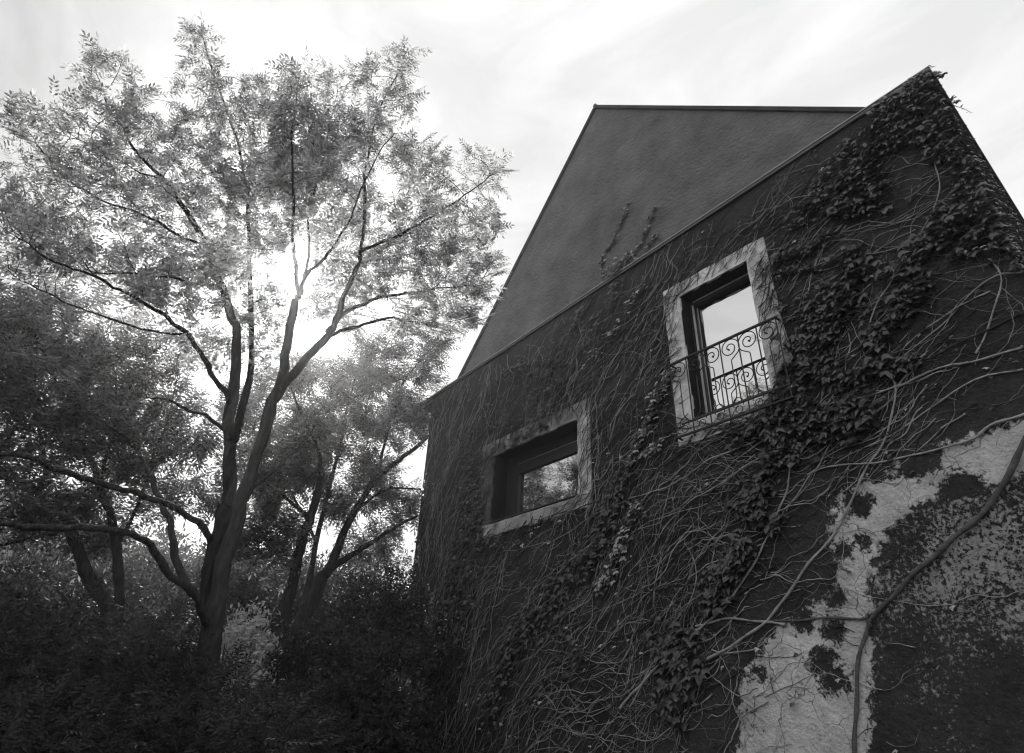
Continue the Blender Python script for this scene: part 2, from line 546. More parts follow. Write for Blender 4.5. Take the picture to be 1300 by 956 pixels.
RX, RY = X1 - 0.60, 18.0                     # far end of the right side wall
def house_body():
    # right side wall: runs away from the corner, slightly towards the left
    b = MB()
    z = ztop(X1)
    b.add([(X1, 7.0, -.3), (RX, RY, -.3), (RX, RY, z), (X1, 7.0, z),
           (X1 - .3, 7.66, -.3), (RX - .3, RY, -.3), (RX - .3, RY, z), (X1 - .3, 7.66, z)],
          [(0, 1, 2, 3), (4, 7, 6, 5), (3, 2, 6, 7), (1, 5, 6, 2)])
    b.build('side_wall', mat('side_wall_stucco', .025, .8, .2, .4, 2, .6, 20), house)
    b = MB()
    b.add([(X0, 7.0, -.3), (X0, RY, -.3), (X0, RY, ztop(X0)), (X0, 7.0, ztop(X0))], [(0, 3, 2, 1)])
    b.build('side_wall', M['gable'], house)
    b = MB()
    b.add([(X0, RY, -.3), (RX, RY, -.3), (RX, RY, ztop(X1)), (X0, RY, ztop(X0))], [(0, 3, 2, 1)])
    b.build('rear_wall', M['gable'], house)
    # flat roof behind the parapet
    b = MB()
    zl, zr = ztop(X0) - .03, ztop(X1) - .03
    b.add([(X0 + .01, 7.02, zl), (X1 - .05, 7.02, zr), (RX - .02, RY - .02, zr), (X0 + .01, RY - .02, zl)], [(0, 1, 2, 3)])
    b.build('flat_roof', M['roof'], house)
    # coping: dark flashing with a pale upper edge, overhanging at the left corner
    xl = X0 - .46
    def strip(x0, x1, y0, y1, a, c):
        z0, z1 = ztop(x0), ztop(x1)
        return [(x0, y0, z0 + a), (x1, y0, z1 + a), (x1, y1, z1 + a), (x0, y1, z0 + a), (x0, y0, z0 + c), (x1, y0, z1 + c), (x1, y1, z1 + c), (x0, y1, z0 + c)]
    bf = [(0, 3, 2, 1), (4, 5, 6, 7), (0, 1, 5, 4), (2, 3, 7, 6), (1, 2, 6, 5), (0, 4, 7, 3)]
    b = MB(); b.add(strip(xl, X1 + .062, 6.955, 7.24, -.055, .002), bf)
    b.build('coping', M['metal'], house)
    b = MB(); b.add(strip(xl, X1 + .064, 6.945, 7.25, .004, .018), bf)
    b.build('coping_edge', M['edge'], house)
    b = MB(); b.add(strip(xl + .02, X0 - .004, 6.97, RY, -.17, -.06), bf)
    b.build('eave_soffit', M['metal'], house)
    # coping of right wall
    b = MB()
    zt = ztop(X1) + .002
    b.add([(X1 + .06, 7.245, zt - .1), (RX + .10, RY, zt - .1), (RX - .3, RY, zt - .1), (X1 - .3, 7.245, zt - .1),
           (X1 + .06, 7.245, zt), (RX + .10, RY, zt), (RX - .3, RY, zt), (X1 - .3, 7.245, zt)], bf)
    b.build('coping', M['metal'], house)
    # gable
    yg = 7.32
    pk = WPt(757, 138, yg); bl = WPt(583, 484, yg); tr = WPt(1097, 144, yg)
    sl = (pk[1] - bl[1]) / (pk[0] - bl[0]); sr = (tr[1] - pk[1]) / (tr[0] - pk[0])
    zb = bl[1] - .6
    A = (pk[0] - (pk[1] - zb) / sl, zb); B = (pk[0] + (9.0 - pk[1]) / sr, 9.0)
    # front face as a grid so that the plaster is not perfectly flat
    nu, nv = 90, 70
    V = np.zeros((nu, nv, 3)); F_ = []
    for i in range(nu):
        for j in range(nv):
            s_ = j / (nv - 1); r_ = i / (nu - 1)
            xa = A[0] + (pk[0] - A[0]) * s_; xb = B[0] + (pk[0] - B[0]) * s_
            x = xa + (xb - xa) * r_; zz_ = (zb + (pk[1] - zb) * s_) * (1 - r_) + (9.0 + (pk[1] - 9.0) * s_) * r_
            e = min(1, 8 * min(r_, 1 - r_, 1 - s_))
            V[i, j] = (x, yg + e * (.012 * math.sin(x * 1.9 + zz_ * 1.3) + .008 * math.sin(x * 5 - zz_ * 3.1) + NR.normal(0, .0015)), zz_)
    for i in range(nu - 1):
        for j in range(nv - 1):
            F_.append((i * nv + j, (i + 1) * nv + j, (i + 1) * nv + j + 1, i * nv + j + 1))
    mkobj('gable_wall', V.reshape(-1, 3), F_, M['gable'], house, True)
    b = MB(); b.prism([A, pk, B], RY - .4, RY - .1)
    b.build('gable_wall', M['gable'], house)
    # roof slabs
    for (P0, P1) in ((A, pk), (pk, B)):
        d = np.array([P1[0] - P0[0], P1[1] - P0[1]]); d /= np.linalg.norm(d)
        nn = np.array([-d[1], d[0]])
        a = np.array(P0); c = np.array(P1)
        poly = [tuple(a + nn * .002), tuple(c + nn * .002), tuple(c + nn * .07), tuple(a + nn * .07)]
        b = MB(); b.prism(poly, yg - .05, RY)
        b.build('roof_slope', M['roof'], house)
    b = MB(); b.tube([(pk[0], yg - .06, pk[1] + .07), (pk[0], RY, pk[1] + .07)], .05, 8)
    b.build('ridge_cap', M['metal'], house)
    return A, B, pk, yg
GA, GB, PK, YG = house_body()

def rough_block(b, x0, x1, y0, y1, z0, z1, n=8, j=.008):
    """a slightly uneven stone piece (front face subdivided)"""
    L_ = max(x1 - x0, z1 - z0); horiz = (x1 - x0) > (z1 - z0)
    v = []; f = []
    for i in range(n + 1):
        t_ = i / n
        jj = [NR.uniform(-j, j) for _ in range(4)]
        if horiz:
            x = x0 + (x1 - x0) * t_
            v += [(x, y0 + jj[0] * .3, z0 + jj[1]), (x, y0 + jj[2] * .3, z1 + jj[3]), (x, y1, z1), (x, y1, z0)]
        else:
            z = z0 + (z1 - z0) * t_
            v += [(x0 + jj[1], y0 + jj[0] * .3, z), (x1 + jj[3], y0 + jj[2] * .3, z), (x1, y1, z), (x0, y1, z)]
    for i in range(n):
        for k in range(4):
            k2 = (k + 1) % 4
            f.append((i * 4 + k, i * 4 + k2, (i + 1) * 4 + k2, (i + 1) * 4 + k))
    f += [(0, 3, 2, 1), (n * 4, n * 4 + 1, n * 4 + 2, n * 4 + 3)]
    b.add(v, f)

def window(Wn, sx0, sx1, sz0, sz1, depth, hdr, light, wl=.055):
    x0, x1, z0, z1 = Wn
    # frame (the part), with its surround, reveals and panes as sub-parts
    fb = MB(); w = .055
    yf = 7 + depth
    fb.box(x0, x0 + wl, yf - .03, yf + .05, z0, z1)
    fb.box(x1 - w, x1, yf - .03, yf + .05, z0, z1)
    fb.box(x0 + wl, x1 - w, yf - .032, yf + .05, z1 - hdr, z1)
    fb.box(x0 + wl, x1 - w, yf - .032, yf + .05, z0, z0 + w)
    fr = fb.build('window', M['frame'], house)
    g = MB(); g.add([(x0 + wl - .005, yf + .01, z0 + .04), (x1 - w + .005, yf + .01, z0 + .04), (x1 - w + .005, yf + .01, z1 - hdr + .01), (x0 + wl - .005, yf + .01, z1 - hdr + .01)], [(0, 1, 2, 3)])
    g.build('pane', M['glass'], fr)
    r = MB()                                    # reveals from wall face to the frame
    ye = yf + .06
    r.add([(x0, 6.99, z0), (x0, ye, z0), (x0, ye, z1), (x0, 6.99, z1)], [(0, 1, 2, 3)])
    r.add([(x1, 6.99, z0), (x1, ye, z0), (x1, ye, z1), (x1, 6.99, z1)], [(0, 3, 2, 1)])
    r.add([(x0, 6.99, z1), (x1, 6.99, z1), (x1, ye, z1), (x0, ye, z1)], [(0, 3, 2, 1)])
    r.add([(x0, 6.99, z0), (x1, 6.99, z0), (x1, ye, z0), (x0, ye, z0)], [(0, 1, 2, 3)])
    r.add([(x0, ye, z0), (x1, ye, z0), (x1, ye, z1), (x0, ye, z1)], [(0, 1, 2, 3)])
    r.build('reveal', M['reveal'], fr)
    y0 = 6.972
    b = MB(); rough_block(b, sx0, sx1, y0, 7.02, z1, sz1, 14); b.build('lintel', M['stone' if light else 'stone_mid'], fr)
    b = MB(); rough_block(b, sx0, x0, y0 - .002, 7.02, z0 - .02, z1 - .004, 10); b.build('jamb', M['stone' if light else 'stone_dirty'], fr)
    b = MB(); rough_block(b, x1, sx1, y0 - .002, 7.02, z0 - .02, z1 - .004, 10); b.build('jamb', M['stone'], fr)
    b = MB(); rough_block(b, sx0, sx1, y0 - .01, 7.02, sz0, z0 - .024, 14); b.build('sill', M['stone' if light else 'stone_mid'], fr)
    b = MB(); b.box(x0 + .002, x1 - .002, y0 - .012, yf - .035, z0 + .001, z0 + .02); b.build('sill_edge', M['metal'], fr)
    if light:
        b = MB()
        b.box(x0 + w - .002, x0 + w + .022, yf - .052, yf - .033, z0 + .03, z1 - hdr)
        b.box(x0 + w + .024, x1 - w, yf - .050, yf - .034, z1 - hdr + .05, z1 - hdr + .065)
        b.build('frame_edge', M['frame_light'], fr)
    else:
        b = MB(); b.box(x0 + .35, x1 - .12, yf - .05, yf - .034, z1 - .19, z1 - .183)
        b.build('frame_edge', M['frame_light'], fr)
    return fr
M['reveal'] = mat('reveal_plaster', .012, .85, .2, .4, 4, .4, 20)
window(W2, -5.10, -3.30, ZC + 3.52, ZC + 6.19, .25, .10, True)
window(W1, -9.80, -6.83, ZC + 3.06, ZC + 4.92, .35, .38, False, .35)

# ---------------------------------------------------------------- wrought-iron balcony rail
def balcony():
    y = 6.85; s_ = y / 7
    zt = ZC + 4.856 * s_; zb = ZC + 3.677 * s_; zm = zb + .17
    xa, xb = -5.135 * s_, -3.385 * s_
    r = MB()
    r.box(xa - .02, xb + .02, y - .018, y + .018, zt - .012, zt + .012)
    root = r.build('balcony_railing', M['iron'], house)
    b = MB(); b.box(xa - .02, xb + .03, y - .015, y + .015, zb - .012, zb + .012); b.build('bottom_rail', M['iron'], root)
    b = MB(); b.box(xa + .1, xb + .02, y - .012, y + .012, zm - .009, zm + .009); b.build('bottom_rail', M['iron'], root)
    nb = 6; w = (xb - xa) / nb
    for i in range(nb + 1):
        x = xa + i * w
        b = MB(); b.tube([(x, y, zb), (x, y, (zb + zt) / 2), (x, y, zt)], .0095, 6); b.build('baluster', M['iron'], root)
    for i in range(nb):
        bx0, bx1 = xa + i * w, xa + (i + 1) * w
        cx = (bx0 + bx1) / 2
        side = -1 if i % 2 == 0 else 1           # side where the big loop swells
        rad0 = w * .47; cz = zt - .02 - rad0
        pts = []
        tot = 2 * math.pi * 1.75
        for k in range(64):
            t_ = k / 63
            th = -0.75 + tot * t_
            rr = rad0 * (1 - t_) ** 0.85 + .022
            pts.append((cx + side * rr * math.cos(th), y, cz + rr * math.sin(th)))
        zz0 = pts[0][2]
        lead = [(cx + side * .00, y, zb + .36), (cx, y, (zb + zt) / 2), (cx, y, zz0 - .10), (cx + side * .005, y, zz0 - .075)]
        pc = cx - side * w / 2                    # pair's shared bar
        foot = []
        for k in range(8):
            a = k / 7 * math.pi / 2
            foot.append((pc + (cx - pc) * math.sin(a), y, zb + .17 + .16 * (1 - math.cos(a))))
        b = MB(); b.tube(foot + lead + pts, .0078, 5); b.build('scroll', M['iron'], root)
        b = MB(); b.tube([(pts[-1][0], y - .012, pts[-1][2]), (pts[-1][0], y + .012, pts[-1][2])], .013, 8); b.build('scroll_eye', M['iron'], root)
        arc = [(cx + .075 * math.cos(a), y, zm + .085 * math.sin(a)) for a in np.linspace(-.5, math.pi + .5, 16)]
        b = MB(); b.tube(arc, .0065, 5); b.build('arch', M['iron'], root)
        arc = [(cx + .05 * math.cos(a), y, (zb + zm) / 2 + .05 * math.sin(a)) for a in np.linspace(0, 2 * math.pi, 16)]
        b = MB(); b.tube(arc, .006, 5); b.build('ring', M['iron'], root)
    for i in range(1, nb + 1, 2):
        x = xa + i * w
        b = MB(); b.tube([(x, y, zb - .012), (x, y, zb - .03), (x, y, zb - .05), (x, y, zb - .068)], [.006, .017, .015, .004], 7); b.build('finial', M['iron'], root)
    for x in (xa, xb):
        for z in (zt, zb):
            b = MB(); b.box(x - .011, x + .011, y + .019, 6.995, z - .010, z + .010); b.build('bracket', M['iron'], root)
balcony()

# ---------------------------------------------------------------- creepers on the wall
LEAF2 = [(0, .14), (-.24, .32), (-.48, .24), (-.60, -.12), (-.32, -.10), (-.20, -.34), (0, -.72), (.20, -.34), (.32, -.10), (.60, -.12), (.48, .24), (.24, .32)]
def leaf_shape(seed):
    r_ = random.Random(seed)
    v = [(0, -.02, -.08)]
    for i, (x, z) in enumerate(LEAF2):
        k = 1 + r_.uniform(-.12, .12)
        d = math.hypot(x, z + .1)
        v.append((x * k, .22 * abs(x) + .22 * d * d + r_.uniform(-.03, .03), z * k))
    f = [(0, i + 1, (i + 1) % 12 + 1) for i in range(12)]
    return np.array(v), f
LS = [leaf_shape(s) for s in range(6)]
IVY_ME = {}
for nm in ('ivy', 'ivy_pale'):
    IVY_ME[nm] = [mkmesh('leaf', v, f, M[nm]) for v, f in LS]

def rot_leaf(droop, yaw, roll):
    # local: x right, y into wall, z up; tip hangs down; droop tips the blade outwards
    return Matrix.Rotation(yaw, 3, 'Z') @ Matrix.Rotation(droop, 3, 'X') @ Matrix.Rotation(roll, 3, 'Y')

def add_leaves(root, items, lim=300):
    """items: (x,y,z,size,matname,base_rotation)"""
    def apparent(q):
        d = math.sqrt((q[0]) ** 2 + q[1] ** 2 + (q[2] - 1.6) ** 2)
        return -q[3] / d
    items = sorted(items, key=apparent)
    base = wloc(root)
    rest = {}
    for i, (x, y, z, s_, mn, br) in enumerate(items):
        droop = R.uniform(-.95, -.15); yaw = R.uniform(-.55, .55); roll = R.gauss(0, .45)
        r3 = rot_leaf(droop, yaw, roll)
        if br is not None:
            r3 = br @ r3
        k = R.randrange(6)
        if i < lim:
            o = bpy.data.objects.new('leaf', IVY_ME[mn][k])
            COL.objects.link(o)
            o.parent = root
            mm_ = r3.to_4x4() @ Matrix.Scale(s_, 4)
            mm_.translation = Vector((x - base[0], y - base[1], z - base[2]))
            o.matrix_local = mm_
        else:
            v = LS[k][0] @ (np.array(r3).T) * s_ + np.array([x, y, z])
            rest.setdefault(mn, MB()).add(v, LS[k][1])
    for mn, b in rest.items():
        o = b.build('foliage', M[mn], root)
        o['kind'] = 'stuff'

def in_open(x, z, pad=0.0):
    return any(a - pad < x < b + pad and c - pad < z < d + pad for a, b, c, d in (W1, W2))

def densify(pl, step=.06, wob=.02):
    pts = [np.array(pl[0], float)]
    ph = R.uniform(0, 9); k = 0
    for a, b in zip(pl[:-1], pl[1:]):
        a = np.array(a, float); b = np.array(b, float)
        L_ = np.linalg.norm(b - a); n = max(1, int(L_ / step))
        nrm = np.array([-(b - a)[1], (b - a)[0]]) / (L_ + 1e-9)
        for i in range(1, n + 1):
            k += 1
            pts.append(a + (b - a) * i / n + nrm * wob * (math.sin(k * .45 + ph) + .6 * math.sin(k * 1.1 + 2 * ph)))
    return pts

def smooth(pl, it=2):
    pl = [np.array(p, float) for p in pl]
    for _ in range(it):
        q = [pl[0]]
        for a, b in zip(pl[:-1], pl[1:]):
            q += [a * .75 + b * .25, a * .25 + b * .75]
        q.append(pl[-1])
        pl = q
    return pl

VINES = {}
def vine(key, label, x, y=6.95, z=0.0, cat='climbing plant'):
    VINES[key] = dict(root=thing('wall_creeper', label, cat, (x, y, z), 'creepers climbing on the house'), stems=[], leaves=[])
vine('right', 'large leafed creeper with dark leaf masses climbing to the top right wall corner', -1.2)
vine('mid', 'creeper between the two windows with one long leafy strand rising to the coping', -6.0)
vine('left', 'small leafed creeper covering the far left of the wall around the wide low window', -10.5)
vine('low', 'creeper with bare pale stems and hanging leaf clumps below the railed window', -3.0)
vine('gable', 'little creeper with two thin leafy fingers reaching above the coping onto the bare gable', -6.2, 7.2, ZC + 7.0)
vine('trunk', 'single thick bare woody creeper stem crossing the pale flaked plaster at lower right', -1.2)
vine('side', 'dense dark leafy creeper hiding the shaded side wall beyond the top right corner', -0.8, 8.0)

def which(x, z):
    if x > -2.6: return 'right' if z > 4.9 else 'low'
    if x > -5.0 and z < 5.3: return 'low'
    if x > -3.9: return 'right'
    if x > -7.4: return 'mid'
    return 'left'

def stem3(pl, r0, r1, off=.012, y=7.0):
    n = len(pl)
    pts = []; rad = []
    for i, p in enumerate(pl):
        t_ = i / max(1, n - 1)
        r_ = r0 + (r1 - r0) * t_
        extra = .03 if any(a - .4 < p[0] < b + .4 and c - .4 < p[1] < d + .4 for a, b, c, d in (W1, W2)) else 0
        pts.append((p[0], y - off - r_ - extra + .008 * math.sin(i * .7), p[1])); rad.append(r_ * (1 + .18 * math.sin(i * 1.9)))
    return pts, rad

# hand-followed main stems (read off the photograph, laid on the wall plane)
HAND = [
    ([(1330, 530), (1305, 560), (1270, 625), (1240, 660), (1200, 700), (1165, 725), (1130, 760), (1105, 790)], .036, .024, 'trunk'),
    ([(1105, 790), (1098, 815), (1090, 870), (1085, 960)], .024, .027, 'trunk'),
    ([(1105, 785), (1050, 783), (1000, 790), (950, 792)], .020, .009, 'trunk'),
    ([(1340, 515), (1290, 530), (1255, 545), (1230, 562), (1180, 572), (1130, 588), (1080, 592), (1035, 592), (1020, 620), (1000, 650)], .020, .009, 'low'),
    ([(1130, 470), (1140, 500), (1125, 560), (1100, 600), (1070, 665), (1040, 700), (1010, 745), (985, 780), (960, 800), (900, 840)], .013, .022, 'low'),
    ([(1300, 470), (1230, 485), (1180, 520), (1120, 560), (1060, 590)], .014, .006, 'low'),
    ([(1300, 440), (1240, 460), (1190, 470), (1120, 500), (1060, 510), (1000, 540), (940, 580), (900, 620)], .017, .007, 'low'),
    ([(1300, 400), (1230, 430), (1150, 470), (1090, 500), (1040, 530)], .015, .006, 'right'),
    ([(1300, 345), (1260, 350), (1230, 380), (1190, 420), (1150, 450), (1100, 480)], .013, .006, 'right'),
    ([(985, 720), (960, 740), (930, 760), (890, 790)], .018, .010, 'low'),
    ([(1000, 792), (960, 788), (920, 787), (885, 795)], .022, .014, 'low'),
    ([(1000, 540), (1010, 600), (985, 660), (960, 720), (930, 760), (890, 800), (830, 850), (790, 900)], .012, .020, 'low'),
    ([(905, 825), (940, 830), (965, 825), (985, 800)], .011, .007, 'low'),
    ([(880, 560), (850, 590), (800, 620), (760, 640), (700, 655), (660, 680)], .012, .006, 'mid'),
    ([(960, 560), (900, 585), (850, 620), (780, 640), (740, 665), (700, 690), (640, 700)], .014, .006, 'mid'),
    ([(1000, 560), (940, 600), (870, 640), (830, 690), (800, 730), (760, 790)], .012, .007, 'mid'),
    ([(900, 640), (860, 650), (810, 670), (780, 700)], .009, .005, 'mid'),
    ([(840, 700), (835, 740), (830, 770)], .009, .007, 'mid'),
    ([(1110, 160), (1080, 230), (1055, 300), (1045, 370), (1040, 440)], .010, .012, 'right'),
    ([(1185, 190), (1195, 230), (1190, 260), (1160, 310), (1140, 350), (1110, 390), (1095, 440)], .009, .013, 'right'),
    ([(1220, 260), (1190, 270), (1165, 320), (1150, 350)], .008, .008, 'right'),
    ([(1255, 330), (1275, 350), (1265, 400), (1240, 450)], .010, .012, 'right'),
    ([(1115, 330), (1110, 360), (1095, 400), (1075, 425)], .008, .010, 'right'),
    ([(870, 690), (890, 720), (880, 760), (850, 810), (820, 860), (800, 900)], .008, .013, 'mid'),
    ([(850, 830), (880, 840), (875, 860)], .008, .006, 'mid'),
    ([(760, 560), (757, 600), (762, 640), (750, 680)], .008, .006, 'mid'),
    ([(757, 510), (762, 560), (757, 620), (745, 660)], .008, .010, 'mid'),
    ([(775, 470), (790, 440), (800, 400), (820, 360)], .008, .005, 'mid'),
    ([(1010, 330), (1035, 345), (1060, 340), (1100, 330)], .007, .005, 'right'),
    ([(985, 395), (1003, 430), (1008, 470), (1002, 500)], .009, .007, 'right'),
]
for pl, r0, r1, key in HAND:
    q = densify(smooth([WPt(*p) for p in pl], 2), .07, .012)
    VINES[key]['stems'].append(stem3(q, r0 * .8, r1 * .8, .014) + (r0 * 10 + 1,))

def field(x, z):
    """typical growth direction (radians above the horizontal, to the right) over the wall"""
    t_ = (x - X0) / (X1 - X0)
    a = 72 - 66 * t_
    a += 14 * math.sin(x * 1.3 + z * .9) + 16 * (z - 5) / 4
    return math.radians(a)

def inpoly(x, z, poly):
    c = False; j = len(poly) - 1
    for i in range(len(poly)):
        if (poly[i][1] > z) != (poly[j][1] > z) and x < (poly[j][0] - poly[i][0]) * (z - poly[i][1]) / (poly[j][1] - poly[i][1]) + poly[i][0]:
            c = not c
        j = i
    return c
BARE = [WPt(*p) for p in BAND[:15]] + [WPt(1500, 1100)]
DARK = False
def walk(x, z, r0, length, fwd, wig=.22, keep=1.0, gen=0, dev0=0.0):
    pl = [(x, z)]; dev = dev0; n = int(length / .065)
    spawn = []
    for i in range(n):
        dev = dev * .88 + R.gauss(0, wig * 1.5)
        a = field(x, z) + dev + (0 if fwd else math.pi)
        x += .065 * math.cos(a); z += .065 * math.sin(a)
        if x < X0 + .02 or x > X1 - .02 or z < -.1 or z > ztop(x) - .06 or in_open(x, z, .01):
            break
        if x > -4.6 and z < 5.4 and R.random() < .11 and inpoly(x, z, BARE):
            break
        pl.append((x, z))
        if gen < 2 and R.random() < .10:
            spawn.append((x, z, i / n, R.choice((-1, 1)) * R.uniform(.4, 1.3)))
    if len(pl) < 4:
        return
    key = which(*pl[len(pl) // 2])
    VINES[key]['stems'].append(stem3(pl, r0, r0 * .35, .006 + R.uniform(0, .02)) + (r0 * len(pl) / 10, DARK))
    for sx, sz, t_, dv in spawn:
        walk(sx, sz, r0 * (1 - .6 * t_) * .7, length * R.uniform(.25, .6), fwd, wig * 1.15, keep, gen + 1, dv)

def seeds(n, xr, zr, r0, ln, wig=.2):
    for _ in range(n):
        x = R.uniform(*xr); z = R.uniform(*zr)
        if in_open(x, z, .05): continue
        t = WPt(1100, 640)
        if x > t[0] - .15 and z < t[1] + .35 and R.random() < .93: continue     # the bared plaster stays mostly clear
        walk(x, z, R.uniform(*r0), R.uniform(*ln), R.random() < .35, wig)
seeds(230, (-7, X1), (1.5, 8.2), (.005, .0095), (1.2, 3.6), .15)
seeds(480, (-7, X1), (1.2, 8.4), (.0035, .006), (.6, 1.8), .2)
seeds(620, (X0, -6.5), (.8, 8.4), (.004, .008), (.8, 2.4), .15)
seeds(110, (-5.4, -3.1), (6.0, 8.3), (.004, .007), (.6, 1.5), .16)
DARK = True
seeds(190, (-5.5, -3.0), (5.0, 8.1), (.005, .009), (.5, 1.6), .2)
seeds(120, (-9.9, -6.6), (4.4, 6.8), (.005, .009), (.5, 1.4), .2)
DARK = False

# leaf masses: (pixel polyline, half width in px, leaves per px length, size range in m, material, key)
BANDS = [
    ([(1178, 98), (1160, 135), (1140, 160), (1125, 190)], 16, 1.9, (.08, .13), 'ivy', 'right'),
    ([(1150, 130), (1120, 150), (1118, 190), (1094, 223), (1068, 262), (1046, 262)], 13, 1.6, (.08, .13), 'ivy', 'right'),
    ([(1170, 105), (1195, 160), (1215, 210), (1245, 255), (1268, 290), (1290, 330)], 13, 1.7, (.07, .12), 'ivy', 'right'),
    ([(1140, 170), (1180, 180), (1190, 200)], 14, 1.2, (.08, .12), 'ivy', 'right'),
    ([(1094, 223), (1115, 250), (1085, 262), (1060, 275)], 14, 1.8, (.09, .14), 'ivy', 'right'),
    ([(1250, 255), (1225, 268), (1200, 290), (1173, 320), (1147, 346), (1165, 368)], 13, 1.9, (.09, .14), 'ivy', 'right'),
    ([(1290, 240), (1240, 300), (1215, 330)], 8, .9, (.08, .12), 'ivy', 'right'),
    ([(1175, 360), (1150, 385), (1130, 405), (1112, 438)], 13, 1.9, (.09, .14), 'ivy', 'right'),
    ([(1085, 330), (1078, 360), (1060, 390), (1037, 412), (1020, 443), (1010, 480)], 20, 2.9, (.09, .14), 'ivy', 'right'),
    ([(1020, 400), (1050, 420), (1030, 450), (1060, 465)], 16, 2.2, (.09, .14), 'ivy', 'right'),
    ([(985, 335), (1010, 325), (1035, 315), (1060, 300)], 5, 1.1, (.06, .1), 'ivy', 'right'),
    ([(985, 350), (1012, 348), (1035, 340)], 4, .8, (.05, .09), 'ivy', 'right'),
    ([(1010, 290), (1035, 250), (1060, 215), (1090, 180)], 9, .8, (.06, .1), 'ivy', 'right'),
    ([(995, 395), (1010, 385), (1030, 375)], 5, .8, (.05, .09), 'ivy', 'right'),
    ([(1019, 470), (1060, 485), (1120, 470), (1160, 460)], 9, 1.2, (.09, .13), 'ivy', 'right'),
    ([(1005, 500), (1028, 530), (1054, 545), (1085, 530), (1100, 520)], 18, 2.8, (.09, .15), 'ivy', 'low'),
    ([(980, 550), (997, 560), (1010, 575), (990, 580)], 15, 2.2, (.09, .15), 'ivy', 'low'),
    ([(1000, 490), (985, 525), (960, 550), (930, 560)], 8, 1.2, (.08, .12), 'ivy', 'low'),
    ([(975, 605), (960, 620), (958, 640), (955, 650)], 12, 2.6, (.09, .14), 'ivy', 'low'),
    ([(960, 655), (985, 665), (1000, 662)], 8, 1.2, (.08, .13), 'ivy', 'low'),
    ([(945, 690), (925, 730), (905, 745), (915, 765)], 14, 2.3, (.09, .14), 'ivy', 'low'),
    ([(865, 800), (860, 830), (875, 850), (850, 870), (860, 900)], 18, 3.2, (.09, .15), 'ivy', 'low'),
    ([(830, 810), (845, 820)], 10, 1.5, (.08, .12), 'ivy', 'low'),
    ([(790, 350), (780, 380), (760, 420), (735, 450), (700, 470)], 9, 1.5, (.05, .08), 'ivy', 'mid'),
    ([(760, 355), (745, 390), (720, 430)], 6, 1.0, (.05, .08), 'ivy', 'mid'),
    ([(820, 360), (800, 400), (770, 440), (745, 465)], 7, 1.1, (.05, .08), 'ivy_pale', 'mid', .35),
    ([(855, 475), (838, 500), (825, 540), (812, 565), (798, 600)], 6, 1.6, (.06, .09), 'ivy_pale', 'mid', .4),
    ([(798, 590), (790, 620), (780, 650), (772, 690)], 13, 2.3, (.07, .11), 'ivy', 'mid'),
    ([(772, 680), (745, 710), (720, 740), (700, 770), (670, 800)], 17, 2.3, (.07, .11), 'ivy', 'mid'),
    ([(670, 790), (650, 830), (635, 870), (620, 920)], 13, 2.0, (.07, .11), 'ivy', 'mid'),
    ([(815, 640), (800, 670), (790, 700), (775, 735), (762, 750)], 8, 1.6, (.06, .10), 'ivy_pale', 'mid', .42),
    ([(845, 560), (830, 575), (815, 580)], 4, 1.2, (.05, .08), 'ivy_pale', 'mid', .7),
    ([(640, 480), (680, 480), (720, 470), (700, 500), (650, 510)], 14, 1.2, (.05, .08), 'ivy', 'left'),
    ([(720, 440), (700, 460), (660, 465), (620, 490)], 12, 1.1, (.05, .08), 'ivy', 'left'),
    ([(580, 560), (600, 545), (640, 540), (690, 530), (720, 515)], 9, 1.0, (.05, .08), 'ivy', 'left'),
    ([(545, 530), (560, 515), (600, 490)], 9, 1.1, (.04, .07), 'ivy', 'left'),
    ([(600, 570), (596, 600), (598, 640), (592, 680), (580, 700)], 11, 2.8, (.05, .09), 'ivy', 'left'),
    ([(600, 600), (610, 640), (600, 670)], 8, 1.5, (.04, .07), 'ivy_pale', 'left', .3),
    ([(585, 700), (580, 740), (560, 790), (540, 840), (530, 880)], 14, 2.1, (.05, .09), 'ivy', 'left'),
    ([(610, 720), (600, 760), (590, 800), (590, 850)], 10, 1.2, (.05, .09), 'ivy', 'left'),
    ([(540, 600), (535, 680), (525, 760), (512, 840)], 8, .6, (.04, .08), 'ivy', 'left'),
    ([(560, 540), (565, 580), (560, 620), (548, 660)], 10, .7, (.04, .07), 'ivy', 'left'),
    ([(606, 590), (640, 566), (680, 546), (700, 536)], 8, 2.0, (.05, .08), 'ivy', 'left'),
    ([(608, 600), (606, 630), (612, 670), (615, 690), (640, 685)], 9, 2.4, (.05, .08), 'ivy', 'left'),
    ([(700, 800), (740, 830), (720, 860)], 10, .7, (.06, .09), 'ivy', 'mid'),
    ([(690, 660), (670, 690), (655, 690)], 4, .9, (.04, .07), 'ivy_pale', 'left', .5),
    ([(1040, 270), (1045, 240), (1052, 220)], 5, 1.0, (.05, .07), 'ivy_pale', 'right', .6),
    ([(1220, 330), (1240, 320), (1255, 322)], 4, .8, (.06, .08), 'ivy_pale', 'right', .6),
]
